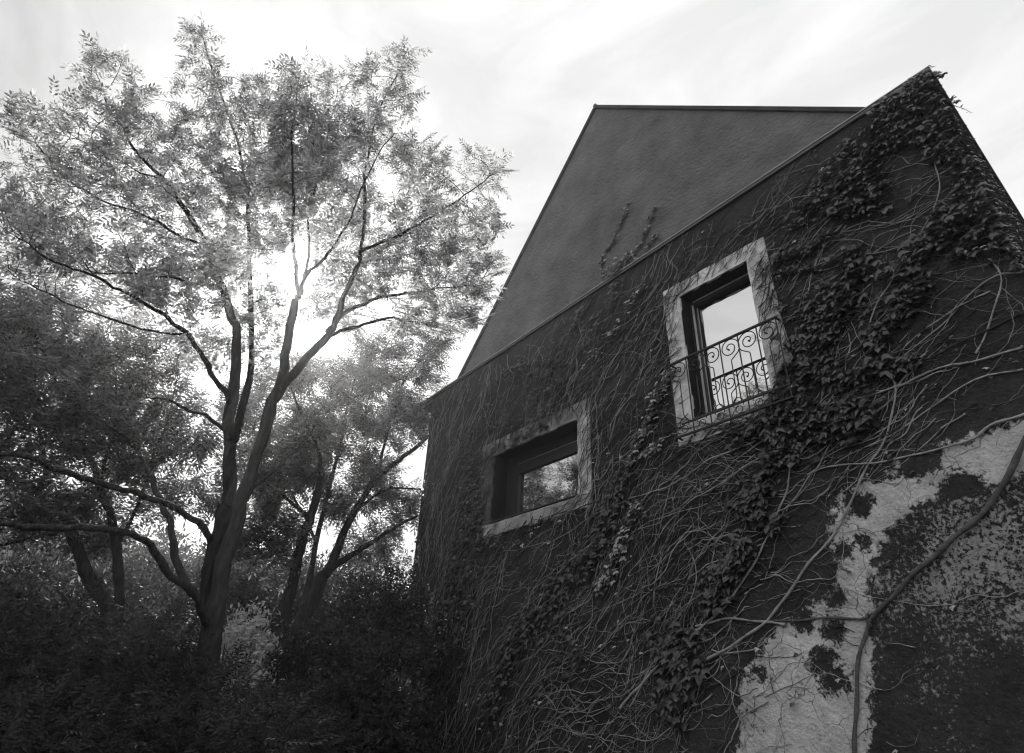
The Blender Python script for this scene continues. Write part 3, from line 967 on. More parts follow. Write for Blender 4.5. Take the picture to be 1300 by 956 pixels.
for bd in BANDS:
    pl, hw, dens, (s0, s1), mn, key = bd[:6]
    pr = bd[6] if len(bd) > 6 else 0
    if mn == 'ivy' and key in ('right', 'low'): dens *= 1.5; hw *= 1.2
    if mn == 'ivy' and key == 'left': dens *= 1.4
    for a, b in zip(pl[:-1], pl[1:]):
        L_ = math.hypot(b[0] - a[0], b[1] - a[1])
        for _ in range(int(L_ * dens + R.random())):
            t_ = R.random()
            px = a[0] + (b[0] - a[0]) * t_ + R.gauss(0, hw * .55)
            py = a[1] + (b[1] - a[1]) * t_ + R.gauss(0, hw * .55)
            x, z = WPt(px, py)
            if in_open(x, z, -.03) or x < X0 - .05 or x > X1 + .03 or z > ztop(x) - .02:
                continue
            if math.sin(x * 7.3 + 2.1 * math.sin(z * 5.1)) * math.cos(z * 8.7 + x * 2) < -.45 and R.random() < .75:
                continue
            mm_ = mn
            if mn == 'ivy_pale' and R.random() > pr: mm_ = 'ivy'
            VINES[key]['leaves'].append((x, 7.0 - R.uniform(.03, .13), z, R.uniform(s0 * .55, s1 * 1.12), mm_, None))
# strays along stems
for key in ('right', 'mid', 'left', 'low'):
    sts = VINES[key]['stems']
    for _ in range(330 if key != 'left' else 520):
        pts = R.choice(sts)[0]
        p = R.choice(pts)
        VINES[key]['leaves'].append((p[0] + R.gauss(0, .03), p[1] - .02, p[2] + R.gauss(0, .03), R.uniform(.025, .06), 'ivy' if R.random() < .85 else 'ivy_pale', None))

# gable climber
def gable_vine():
    V_ = VINES['gable']
    y = YG
    def gp(px, py): return WPt(px, py, y)
    lines = [([(770, 362), (764, 345), (768, 325), (780, 305), (790, 280), (800, 258)], 3.0, 1.1),
             ([(790, 350), (800, 330), (815, 310), (825, 285), (833, 262)], 3.0, 1.2),
             ([(800, 335), (815, 328), (830, 302), (838, 300)], 3.5, 1.3),
             ([(770, 350), (790, 335), (805, 322), (800, 345)], 7, 2.2)]
    for pl, hw, dens in lines:
        q = densify(smooth([gp(*p) for p in pl], 2), .05, .008)
        V_['stems'].append(stem3(q, .006, .002, .004, y) + (1,))
        for a, b in zip(pl[:-1], pl[1:]):
            L_ = math.hypot(b[0] - a[0], b[1] - a[1])
            for _ in range(int(L_ * dens)):
                t_ = R.random()
                x, z = gp(a[0] + (b[0] - a[0]) * t_ + R.gauss(0, hw * .5), a[1] + (b[1] - a[1]) * t_ + R.gauss(0, hw * .5))
                V_['leaves'].append((x, y - R.uniform(.02, .06), z, R.uniform(.045, .075), 'ivy' if R.random() < .6 else 'ivy_pale', None))
    # over the coping
    for _ in range(60):
        x, z = WPt(R.gauss(786, 14), R.gauss(352, 5), 7.1)
        V_['leaves'].append((x, R.uniform(6.9, 7.2), max(z, ztop(x) + .03), R.uniform(.045, .08), 'ivy', None))
gable_vine()

# side wall creeper and sprigs at the top corner
def side_vine():
    V_ = VINES['side']
    dx = RX - X1; dy = RY - 7; ang = math.atan2(dy, dx)
    br = Matrix.Rotation(ang, 3, 'Z')       # local x runs along the wall
    # local y (into wall) must point to -X
    for _ in range(5200):
        t_ = R.random() ** 1.9
        z = ztop(X1) - .09 - (R.random() ** 1.2) * 6.5
        x = X1 + dx * t_ + R.uniform(.02, .06); y = 7 + dy * t_
        V_['leaves'].append((x, y, z, R.uniform(.06, .10), 'ivy', br))
    for k in range(30):
        t_ = R.random() * .6
        x = X1 + dx * t_; y = 7.05 + dy * t_
        z = .2; pts = []
        for i in range(50):
            z += .16; y += R.gauss(0, .04)
            if z > ztop(X1) - .1: break
            pts.append((X1 + dx * (y - 7) / dy + .02, y, z))
        V_['stems'].append((pts, np.linspace(.014, .004, len(pts)), 1))
    # loose sprigs standing off the corner against the sky
    def sprig(pl, n, s_):
        pts = [P(px, py, 7.15) for px, py in pl]
        V_['stems'].append(([tuple(p) for p in smooth(pts, 2)], np.linspace(.007, .002, len(smooth(pts, 2))), 1))
        for _ in range(n):
            i = R.randrange(len(pts) - 1); t_ = R.random()
            p = pts[i] * (1 - t_) + pts[i + 1] * t_
            V_['leaves'].append((p[0] + R.gauss(0, .015), p[1] + R.gauss(0, .02), p[2] + R.gauss(0, .015), R.uniform(*s_), 'ivy', None))
    sprig([(1178, 100), (1176, 88), (1183, 84)], 14, (.05, .08))
    sprig([(1178, 98), (1186, 94), (1194, 99)], 20, (.08, .12))
    sprig([(1196, 135), (1205, 125), (1213, 128)], 16, (.05, .085))
    sprig([(1204, 130), (1214, 135), (1224, 138), (1233, 143)], 6, (.025, .04))
side_vine()

for key, V_ in VINES.items():
    root = V_['root']
    sts = sorted(V_['stems'], key=lambda q: -q[2])
    nb = 90 if key not in ('side',) else 20
    for q in sts[:nb]:
        pts, rad = q[:2]
        dk = (len(q) > 3 and q[3]) or (R.random() > .75 and key != 'trunk')
        b = MB(); b.tube(pts, rad, 7 if key == 'trunk' else 5, cap=False); b.build('stem', M['stem_mid' if key == 'trunk' else 'stem_dark' if dk else 'stem'], root, True)
    rest = sts[nb:]
    for mn in ('stem', 'stem_dark'):
        sel = [q for i, q in enumerate(rest) if (i % 5 < 3 and not (len(q) > 3 and q[3])) == (mn == 'stem')]  # darker share of the runners is coloured as if in shadow
        if sel:
            b = MB()
            for q in sel:
                b.tube(q[0], q[1], 3, cap=False)
            b.build('runners', M[mn], root, True)['kind'] = 'stuff'
    if V_['leaves']:
        add_leaves(root, V_['leaves'], 300 if key in ('right', 'low', 'mid', 'left') else 120)

# ---------------------------------------------------------------- trees
def compound_leaf(npair=4, ll=.10, lw=.034, length=.27):
    """k-gon leaflets of one feathered leaf along +X, drooping"""
    quads = []
    def leaflet(p, d, up):
        s_ = np.cross(up, d); s_ /= np.linalg.norm(s_) + 1e-9
        return [p, p + d * ll * .35 + s_ * lw * .5, p + d * ll * .7 + s_ * lw * .38 - up * .006, p + d * ll - up * .02, p + d * ll * .7 - s_ * lw * .38 - up * .006, p + d * ll * .35 - s_ * lw * .5]
    for i in range(npair):
        t_ = (i + 1) / (npair + .5)
        p = np.array([length * t_, 0, -.05 * t_ * t_])
        for s_ in (-1, 1):
            d = np.array([.55, s_ * .83, -.12]); d /= np.linalg.norm(d)
            quads += leaflet(p, d, np.array([0, .15 * s_, 1.0]))
    p = np.array([length, 0, -.05])
    quads += leaflet(p, np.array([.97, 0, -.22]), np.array([.2, 0, 1.0]))
    # thin rachis
    quads += [np.array([0, -.003, 0]), np.array([length * .5, -.003, -.012]), np.array([length, -.001, -.05]), np.array([length, .001, -.05]), np.array([length * .5, .003, -.012]), np.array([0, .003, 0])]
    return np.array(quads)
CL6 = [compound_leaf(4), compound_leaf(3, .11, .036, .22), compound_leaf(5, .09, .03, .30)]
def to4(T):
    q = T.reshape(-1, 6, 3)
    return np.stack([q[:, 0], (q[:, 1] + q[:, 2]) / 2, q[:, 3], (q[:, 4] + q[:, 5]) / 2], 1).reshape(-1, 3)
CL = [to4(t) for t in CL6]
TUFT = []
for s in range(3):
    r_ = np.random.RandomState(s); q = []
    for i in range(7):
        d = r_.normal(0, 1, 3); d[2] = abs(d[2]) * .6; d /= np.linalg.norm(d)
        s_ = np.cross(d, r_.normal(0, 1, 3)); s_ /= np.linalg.norm(s_)
        p = d * .03 + r_.normal(0, .03, 3); l, w = .10, .042
        q += [p, p + d * l * .3 + s_ * w * .5, p + d * l * .7 + s_ * w * .4, p + d * l, p + d * l * .7 - s_ * w * .4, p + d * l * .3 - s_ * w * .5]
    TUFT.append(to4(np.array(q)))

def leaf_cloud(name, pos, dirs, sizes, m, parent, templates):
    out_ = []
    base = wloc(parent)
    pos = np.asarray(pos) - base; dirs = np.asarray(dirs, float); sizes = np.asarray(sizes)
    dirs = dirs / (np.linalg.norm(dirs, axis=1)[:, None] + 1e-9)
    upv = np.array([0, 0, 1.0]) + NR.normal(0, .35, (len(pos), 3))
    yv = np.cross(upv, dirs); yv /= np.linalg.norm(yv, axis=1)[:, None] + 1e-9
    zv = np.cross(dirs, yv)
    pick = NR.randint(0, len(templates), len(pos))
    for k, T in enumerate(templates):
        s_ = pick == k
        if not s_.any(): continue
        q = (T[None, :, 0, None] * dirs[s_][:, None, :] + T[None, :, 1, None] * yv[s_][:, None, :] + T[None, :, 2, None] * zv[s_][:, None, :]) * sizes[s_][:, None, None] + pos[s_][:, None, :]
        out_.append(q.reshape(-1, 3))
    v = np.concatenate(out_)
    me = ngon_mesh(name, v, 6 if templates is CL6 else 4, m)
    o = bpy.data.objects.new(name, me)
    COL.objects.link(o)
    o.parent = parent
    return o

def colonize(seed_pts, seed_par, att, step, infl, kill, iters, cap=9000, jit=.12):
    pos = [np.array(p) for p in seed_pts]; par = list(seed_par)
    att = np.array(att)
    A = len(att)
    best = np.full(A, 1e9); bi = np.zeros(A, int); alive = np.ones(A, bool)
    def upd(i0):
        newp = np.array(pos[i0:])
        for c in range(0, len(newp), 400):
            blk = newp[c:c + 400]
            d = np.linalg.norm(att[:, None, :] - blk[None], axis=2)
            j = d.argmin(1); dm = d[np.arange(A), j]
            s_ = dm < best
            best[s_] = dm[s_]; bi[s_] = j[s_] + i0 + c
    upd(0)
    alive &= best > kill
    for it in range(iters):
        s_ = alive & (best < infl)
        if not s_.any():
            infl *= 1.4
            if infl > 12: break
            continue
        idx = bi[s_]; v = att[s_] - np.array(pos)[idx]
        v /= np.linalg.norm(v, axis=1)[:, None] + 1e-9
        acc = {}
        for i_, vv in zip(idx, v):
            acc[i_] = acc.get(i_, 0) + vv
        n0 = len(pos)
        for i_, vv in acc.items():
            l_ = np.linalg.norm(vv)
            if l_ < 1e-3: continue
            d = vv / l_ + NR.normal(0, jit, 3)
            p_ = par[i_]
            if p_ >= 0:
                pd = pos[i_] - pos[p_]; pd /= np.linalg.norm(pd) + 1e-9
                d = d + pd * .55
            d /= np.linalg.norm(d)
            pos.append(pos[i_] + d * step); par.append(i_)
        if len(pos) == n0 or len(pos) > cap: break
        upd(n0)
        alive &= best > kill
    return np.array(pos), np.array(par)

def tree(name, label, cat, limbs, lobes, natt, seed_r, leaf_n, leaf_size, m_leaf, group=None, templates=CL, step=.2, kill=.33, base_loc=None, twig_r=.0035, up=.25, trunk_n=1, expo=2.3, cap=9000):
    """limbs: [(pixel+distance polyline, r0, r1)] ; first ones are the trunk. lobes: (px,py,dist,radius px)"""
    root = thing(name, label, cat, base_loc, group)
    sp = []; spar = []; srad = []
    mains = []
    for li, (pl, r0, r1) in enumerate(limbs):
        q = [P(*p) for p in pl] if not isinstance(pl[0], np.ndarray) else pl
        if li >= trunk_n or True:
            q = smooth(q, 2)
        pts = [q[0]]
        for a, b in zip(q[:-1], q[1:]):
            n = max(1, int(np.linalg.norm(b - a) / (step * .9)))
            for i in range(1, n + 1): pts.append(a + (b - a) * i / n)
        pts = np.array(pts)
        ns = len(pts)
        if ns > 5:
            wob = np.cumsum(NR.normal(0, .012, (ns, 3)), 0); wob -= np.linspace(0, 1, ns)[:, None] * wob[-1]
            pts = pts + wob * np.minimum(1, np.arange(ns) / 4)[:, None]
        if sp:
            d = np.linalg.norm(np.array(sp) - pts[0], axis=1); j = int(d.argmin())
            if d[j] < 1.2:
                pts = np.vstack([sp[j], pts[1:]]) if d[j] < .5 else np.vstack([sp[j], pts])
                ns = len(pts)
                start = j
            else: start = -1
        else: start = -1
        rad = np.linspace(r0, r1, ns)
        mains.append((pts, rad))
        prev = start
        for i in range(ns):
            if i == 0 and start >= 0: continue
            sp.append(pts[i]); spar.append(prev); srad.append(rad[i]); prev = len(sp) - 1
    att = []
    tot = sum(l[3] ** 2 for l in lobes)
    for px, py, dist, rp in lobes:
        c = P(px, py, dist); slant = np.linalg.norm(c - CAM); r_ = rp / F * slant * .92
        n = max(5, int(natt * rp ** 2 / tot))
        d = NR.normal(0, 1, (n, 3)); d /= np.linalg.norm(d, axis=1)[:, None]
        att.append(c + d * r_ * (NR.rand(n, 1) ** .40))
    att = np.concatenate(att)
    att = att[att[:, 2] > .4]
    pos, par = colonize(sp, spar, att, step, 1.6, kill, 200, cap)
    n0 = len(sp); n = len(pos)
    # pipe model
    ch = [[] for _ in range(n)]
    for i, p_ in enumerate(par):
        if p_ >= 0: ch[p_].append(i)
    rr = np.zeros(n)
    for i in range(n - 1, -1, -1):
        if not ch[i]: rr[i] = twig_r
        else: rr[i] = sum(rr[c] ** expo for c in ch[i]) ** (1 / expo)
        if i >= n0: rr[i] = min(rr[i], .05)
    hand = np.array(srad)
    # trunk and limbs as parts of their own
    trunk_parts = []
    for li, (pts, rad) in enumerate(mains):
        b = MB(); b.tube(pts, rad * (1 + .05 * np.sin(np.arange(len(pts)) * 1.3) + NR.normal(0, .05, len(pts))), 9 if rad[0] > .05 else 6)
        o = b.build('trunk' if li < trunk_n else 'limb', M['bark'], root, True)
    # fine branches: chains
    b = MB()
    for i in range(n0, n):
        p_ = par[i]
        if p_ < n0 or (ch[p_] and max(ch[p_], key=lambda c: rr[c]) != i):
            chain = [p_]; k = i
            while True:
                chain.append(k)
                if not ch[k]: break
                k = max(ch[k], key=lambda c: rr[c])
            r_ = rr[chain].copy(); r_[0] = r_[1]
            if p_ < n0: r_[0] = min(hand[p_], r_[1] * 1.3)
            if p_ >= n0 or True:
                b.tube(pos[chain], r_, 5 if r_[0] > .014 else 3, cap=False)
    tw = b.build('twigs', M['bark'], root, True)
    tw['kind'] = 'stuff'
    # leaves on the thin shoots
    thin = np.where((rr < twig_r * 2.4) & (np.arange(n) >= n0))[0]
    if len(thin) == 0: thin = np.arange(n0, n)
    wgt = np.where([len(ch[i]) == 0 for i in thin], 3.0, 1.0)
    pk = NR.choice(thin, leaf_n, p=wgt / wgt.sum())
    bd = pos[pk] - pos[par[pk]]
    bd /= np.linalg.norm(bd, axis=1)[:, None] + 1e-9
    lp = pos[pk] + NR.normal(0, .05, (leaf_n, 3)) - bd * NR.rand(leaf_n, 1) * step
    ldir = bd * .7 + NR.normal(0, .75, (leaf_n, 3)) + np.array([0, 0, up])
    leaf_cloud('crown', lp, ldir, NR.uniform(leaf_size * .7, leaf_size * 1.2, leaf_n), m_leaf, root, templates)
    return root, att

# --- main tree (in front of the sun)
d0 = 6.6
main_limbs = [
    ([(255, 960, d0), (262, 866, d0), (266, 780, d0), (275, 700, d0), (287, 640, d0 - .05)], .24, .14),
    ([(282, 660, d0), (292, 600, d0), (293, 545, d0), (297, 480, d0), (294, 430, d0), (283, 385, d0 + .1), (268, 345, d0 + .1), (250, 300, d0 + .2), (225, 255, d0 + .3), (190, 215, d0 + .4), (160, 175, d0 + .5), (130, 110, d0 + .5)], .15, .012),
    ([(262, 905, d0 - .03), (268, 800, d0 - .15), (283, 720, d0 - .2), (305, 650, d0 - .2), (325, 580, d0 - .3), (345, 515, d0 - .4), (362, 468, d0 - .5), (372, 420, d0 - .5), (380, 375, d0 - .6)], .17, .07),
    ([(350, 505, d0 - .4), (372, 468, d0 - .5), (398, 438, d0 - .5), (415, 420, d0 - .5), (430, 375, d0 - .6), (445, 340, d0 - .7), (457, 318, d0 - .7), (460, 250, d0 - .8), (462, 190, d0 - .8), (480, 130, d0 - .9), (512, 75, d0 - 1)], .10, .012),
    ([(457, 320, d0 - .7), (490, 302, d0 - .6), (530, 285, d0 - .5), (560, 270, d0 - .4), (600, 245, d0 - .3), (625, 222, d0 - .2)], .045, .010),
    ([(415, 422, d0 - .5), (445, 400, d0 - .4), (475, 382, d0 - .3), (520, 372, d0 - .2), (560, 366, d0), (605, 362, d0 + .2)], .06, .010),
    ([(412, 428, d0 - .5), (440, 418, d0 - .4), (470, 410, d0 - .3), (505, 407, d0), (545, 412, d0 + .2), (570, 420, d0 + .4)], .045, .010),
    ([(380, 378, d0 - .6), (386, 350, d0 - .7), (400, 335, d0 - .7), (425, 305, d0 - .8), (450, 270, d0 - .9), (470, 220, d0 - 1), (500, 170, d0 - 1.1)], .05, .010),
    ([(380, 380, d0 - .6), (378, 330, d0 - .6), (375, 280, d0 - .7), (372, 210, d0 - .8), (375, 150, d0 - .9), (378, 110, d0 - 1)], .05, .008),
    ([(386, 352, d0 - .6), (390, 310, d0 - .5), (398, 260, d0 - .4), (415, 190, d0 - .4), (425, 130, d0 - .4)], .035, .008),
    ([(297, 560, d0), (306, 500, d0 + .3), (311, 440, d0 + .5), (310, 380, d0 + .6), (309, 300, d0 + .6), (306, 230, d0 + .5), (295, 170, d0 + .3), (275, 110, d0), (258, 45, d0 - .2)], .10, .010),
    ([(290, 505, d0), (268, 465, d0), (248, 430, d0 - .1), (225, 405, d0 - .2), (195, 382, d0 - .3), (160, 362, d0 - .4), (115, 345, d0 - .5), (65, 328, d0 - .5), (20, 300, d0 - .5)], .065, .010),
    ([(245, 426, d0 - .1), (205, 420, d0 - .1), (150, 407, d0), (110, 392, d0), (70, 378, d0 + .1), (30, 360, d0 + .1), (8, 345, d0 + .1)], .030, .006),
    ([(272, 362, d0 + .1), (240, 355, d0), (200, 346, d0 - .1), (155, 340, d0 - .2), (110, 342, d0 - .3)], .035, .008),
    ([(255, 310, d0 + .2), (230, 300, d0 + .3), (190, 280, d0 + .4), (140, 270, d0 + .5), (90, 240, d0 + .6), (50, 190, d0 + .6), (30, 155, d0 + .6)], .035, .008),
    ([(200, 225, d0 + .4), (170, 215, d0 + .4), (130, 195, d0 + .3), (85, 170, d0 + .2)], .02, .007),
    ([(292, 560, d0), (275, 530, d0 - .1), (250, 515, d0 - .2), (220, 505, d0 - .3), (185, 500, d0 - .3)], .05, .010),
    ([(270, 700, d0), (262, 672, d0 - .1), (235, 650, d0 - .3), (200, 632, d0 - .5), (165, 620, d0 - .7), (125, 605, d0 - .9), (75, 588, d0 - 1.1), (30, 575, d0 - 1.3), (-30, 568, d0 - 1.5)], .07, .03),
    ([(262, 790, d0 - .2), (240, 752, d0 - .4), (218, 722, d0 - .6), (200, 692, d0 - .8), (165, 678, d0 - 1), (120, 667, d0 - 1.2), (60, 662, d0 - 1.5), (-30, 658, d0 - 1.8)], .075, .033),
    ([(237, 745, d0 - .2), (226, 700, d0 - .1), (218, 665, d0 - .1), (198, 635, d0), (190, 600, d0), (175, 570, d0), (140, 540, d0), (95, 515, d0 + .1)], .075, .015),
    ([(300, 655, d0 - .2), (325, 625, d0), (350, 600, d0 + .2), (375, 575, d0 + .4), (400, 540, d0 + .5)], .05, .012),
]
main_lobes = [(30, 150, 7.14, 24), (55, 190, 7.14, 36), (85, 175, 6.96, 32), (20, 270, 6.60, 34), (70, 260, 6.96, 46), (125, 85, 6.96, 27), (148, 135, 6.96, 42), (120, 220, 6.96, 50), (180, 180, 6.96, 52),
              (253, 42, 6.42, 20), (262, 85, 6.42, 27), (272, 140, 6.60, 40), (235, 200, 6.96, 50), (200, 290, 7.14, 55), (90, 310, 6.42, 44), (150, 330, 6.60, 36), (325, 115, 6.78, 26), (320, 160, 6.78, 40),
              (375, 105, 5.88, 26), (368, 160, 5.88, 44), (425, 108, 6.24, 26), (430, 160, 6.06, 40), (470, 105, 5.88, 24), (512, 72, 5.70, 20), (503, 120, 5.70, 30), (462, 180, 5.88, 44), (515, 200, 6.06, 36),
              (550, 215, 6.24, 34), (608, 203, 6.42, 22), (620, 235, 6.42, 24), (590, 275, 6.51, 44), (602, 335, 6.69, 40), (560, 345, 6.60, 50), (590, 395, 6.78, 34), (505, 290, 6.24, 58), (440, 245, 5.97, 56),
              (380, 225, 6.24, 52), (310, 230, 6.96, 56), (255, 260, 6.96, 46), (470, 350, 6.15, 40), (530, 390, 6.42, 34), (400, 310, 6.06, 36), (200, 372, 6.42, 30), (250, 395, 6.78, 30), (320, 300, 7.05, 36), (150, 405, 6.60, 22),
              (300, 420, 6.96, 32), (230, 340, 6.96, 36), (340, 450, 6.96, 26),
    (345, 270, 7.3, 46), (300, 360, 7.4, 34), (395, 370, 7.3, 34), (345, 395, 7.5, 30), (420, 300, 6.2, 40), (370, 215, 7.4, 40), (275, 330, 6.2, 34), (255, 440, 7.2, 30), (440, 400, 7.3, 30), (258, 42, 6.5, 13), (515, 62, 6.0, 16), (120, 68, 6.8, 18), (8, 140, 6.9, 16), (632, 215, 6.6, 18)]
tree('ash_tree', 'tallest tree with a wide airy crown of feathered leaves in front of the sun', 'tree', [(a, b * .5, max(c * .5, .005)) for a, b, c in main_limbs], main_lobes, 9000, None, 7600, .70, M['leaf'],
     base_loc=P(255, 960, d0) * np.array([1, 1, 0]), step=.15, kill=.2, twig_r=.0034, templates=CL6, cap=15000)

# --- left tree
d1 = 9.6
lt_limbs = [
    ([(150, 960, d1), (150, 860, d1), (143, 800, d1), (125, 755, d1), (105, 715, d1), (85, 665, d1), (62, 635, d1 - .1), (30, 612, d1 - .2), (-20, 590, d1 - .4)], .17, .05),
    ([(150, 790, d1), (153, 735, d1), (147, 690, d1), (138, 650, d1), (128, 610, d1), (112, 575, d1), (98, 545, d1), (80, 500, d1), (60, 450, d1), (40, 400, d1)], .11, .012),
    ([(128, 610, d1), (140, 570, d1), (150, 530, d1), (150, 480, d1), (130, 440, d1)], .04, .010),
    ([(85, 665, d1), (60, 680, d1 - .2), (20, 690, d1 - .4), (-30, 690, d1 - .6)], .05, .02),
    ([(150, 690, d1), (170, 650, d1 + .2), (195, 600, d1 + .4), (215, 540, d1 + .5), (225, 480, d1 + .6)], .05, .010),
    ([(62, 635, d1), (56, 580, d1), (52, 520, d1 + .1), (30, 460, d1 + .2), (5, 420, d1 + .2)], .05, .010),
]
lt_lobes = [(25, 395, 9.8, 36), (60, 425, 9.8, 44), (0, 440, 9.6, 50), (115, 455, 9.8, 38), (150, 500, 9.9, 46), (60, 500, 9.4, 58), (10, 540, 9.2, 44), (205, 520, 10.2, 44), (225, 455, 10.2, 30), (110, 560, 9.4, 44),
            (180, 575, 10, 40), (30, 620, 9.2, 34), (-30, 500, 9.2, 50), (-40, 600, 9.2, 40), (160, 640, 10, 26), (160, 435, 10, 26), (240, 560, 10.2, 34), (155, 600, 9.8, 30), (190, 650, 10, 26), (95, 640, 9.4, 30), (55, 665, 9.2, 26), (220, 610, 10.3, 30), (250, 640, 10.3, 24), (130, 690, 10, 22)]
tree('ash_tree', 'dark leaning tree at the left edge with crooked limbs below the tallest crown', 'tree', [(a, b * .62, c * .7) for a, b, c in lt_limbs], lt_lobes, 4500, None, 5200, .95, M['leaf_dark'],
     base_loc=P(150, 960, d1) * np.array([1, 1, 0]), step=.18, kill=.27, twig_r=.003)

# --- right slender tree near the house corner
d2 = 14.0
rt_limbs = [
    ([(352, 960, d2), (352, 866, d2), (364, 820, d2), (382, 785, d2), (400, 748, d2), (412, 730, d2)], .24, .16),
    ([(412, 730, d2), (426, 700, d2), (442, 663, d2), (462, 632, d2), (480, 605, d2), (505, 585, d2), (530, 567, d2), (548, 552, d2 + .2)], .13, .04),
    ([(410, 735, d2), (430, 715, d2), (452, 704, d2), (478, 686, d2), (505, 668, d2), (530, 655, d2 + .1)], .10, .03),
    ([(455, 645, d2), (475, 628, d2), (500, 618, d2), (535, 622, d2 + .2)], .05, .02),
    ([(385, 780, d2), (395, 735, d2), (402, 690, d2), (412, 640, d2), (425, 590, d2), (440, 520, d2), (455, 470, d2)], .10, .015),
    ([(480, 605, d2), (490, 560, d2), (500, 510, d2), (520, 470, d2), (550, 440, d2)], .05, .012),
    ([(402, 690, d2), (375, 640, d2 - .2), (350, 590, d2 - .3), (320, 540, d2 - .3)], .05, .012),
]
rt_lobes = [(470, 465, 14, 34), (440, 480, 14, 32), (520, 435, 14, 32), (560, 438, 14.1, 22), (530, 480, 14.2, 36), (490, 530, 14, 46), (430, 545, 14, 44), (395, 590, 14, 42), (470, 605, 14.2, 42), (505, 640, 14.3, 28), (430, 640, 14, 36),
            (375, 530, 13.8, 36), (340, 560, 13.7, 40), (350, 490, 13.8, 34), (305, 520, 13.6, 32), (470, 690, 14.2, 30), (345, 640, 13.8, 30), (400, 470, 14, 28), (530, 530, 14.3, 24)]
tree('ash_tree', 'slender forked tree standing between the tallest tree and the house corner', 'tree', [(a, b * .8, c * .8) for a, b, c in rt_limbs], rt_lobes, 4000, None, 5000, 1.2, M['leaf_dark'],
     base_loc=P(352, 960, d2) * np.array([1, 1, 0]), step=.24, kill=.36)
# --- bare-looking thin stem just left of it
d3 = 12.0
th_limbs = [
    ([(343, 960, d3), (344, 850, d3), (352, 790, d3), (366, 735, d3), (380, 690, d3), (392, 655, d3), (402, 630, d3), (408, 600, d3)], .13, .06),
    ([(392, 655, d3), (370, 640, d3), (345, 620, d3), (320, 600, d3)], .04, .015),
    ([(408, 602, d3), (405, 570, d3), (385, 530, d3), (365, 480, d3)], .05, .012),
]
th_lobes = [(365, 600, 12, 36), (330, 610, 12, 30), (400, 560, 12, 30), (370, 480, 12, 28), (300, 590, 12, 26), (350, 690, 12.2, 26), (320, 660, 12, 24), (300, 640, 12, 26), (310, 700, 12, 26), (260, 610, 12, 26)]
tree('ash_tree', 'thin dark sapling trunk leaning right beside the forked tree', 'tree', th_limbs, th_lobes, 1100, None, 1500, 1.1, M['leaf_dark'],
     base_loc=P(343, 960, d3) * np.array([1, 1, 0]), step=.26, kill=.4)
# --- far tree at the left, behind (also what the wide low window mirrors)
def A3(x, y, z): return np.array([x, y, z], float)
def far_tree(x, y, h, label, seed):
    root_p = A3(x, y, 0)
    tl = [([root_p, A3(x + .2, y, h * .25), A3(x, y + .1, h * .45), A3(x - .3, y, h * .8)], .22, .05),
          ([A3(x + .1, y, h * .3), A3(x + 1.2, y + .6, h * .5), A3(x + 2.2, y + 1.2, h * .7)], .10, .03),
          ([A3(x + .1, y, h * .35), A3(x - 1.2, y - .9, h * .5), A3(x - 2.0, y - 2.0, h * .65)], .10, .03),
          ([A3(x + .1, y, h * .4), A3(x - .8, y + 1.3, h * .55), A3(x - 1.2, y + 2.4, h * .62)], .09, .03),
          ([A3(x, y, h * .45), A3(x + .8, y - 1.3, h * .6), A3(x + 1.0, y - 2.2, h * .75)], .08, .02)]
    return tl
tl = far_tree(-16.5, -1.5, 12, '', 1)
# lobes given through equivalent sphere centres
def tree_abs(name, label, limbs, centres, natt, leaf_n, leaf_size, m_leaf, base):
    lob = []
    for (x, y, z, r_) in centres:
        q = RW.T @ (np.array([x, y, z]) - CAM)
        lob.append((q, r_))
    # reuse tree() by temporarily converting spheres to attractors
    global P
    oldP = P
    def P2(px, py, dist):
        return np.array([px, py, dist], float)
    P = P2
    lobes = [(x, y, z, F * r_ / np.linalg.norm(np.array([x, y, z]) - CAM) / .92 ) for x, y, z, r_ in centres]
    try:
        tree(name, label, 'tree', limbs, lobes, natt, None, leaf_n, leaf_size, m_leaf, base_loc=base, step=.32, kill=.5)
    finally:
        P = oldP
tree_abs('ash_tree', 'far tree at the left edge standing behind the dark leaning tree', tl,
         [(-16.5, -1.5, 10, 2.0), (-14.3, -.4, 8.6, 1.7), (-18.4, -3.4, 8, 1.8), (-17.6, .9, 7.8, 1.6), (-15.4, -3.6, 9, 1.6), (-16.5, -1.5, 7.2, 1.8)],
         1500, 1700, 1.5, M['leaf_dark'], A3(-16.5, -1.5, 0))

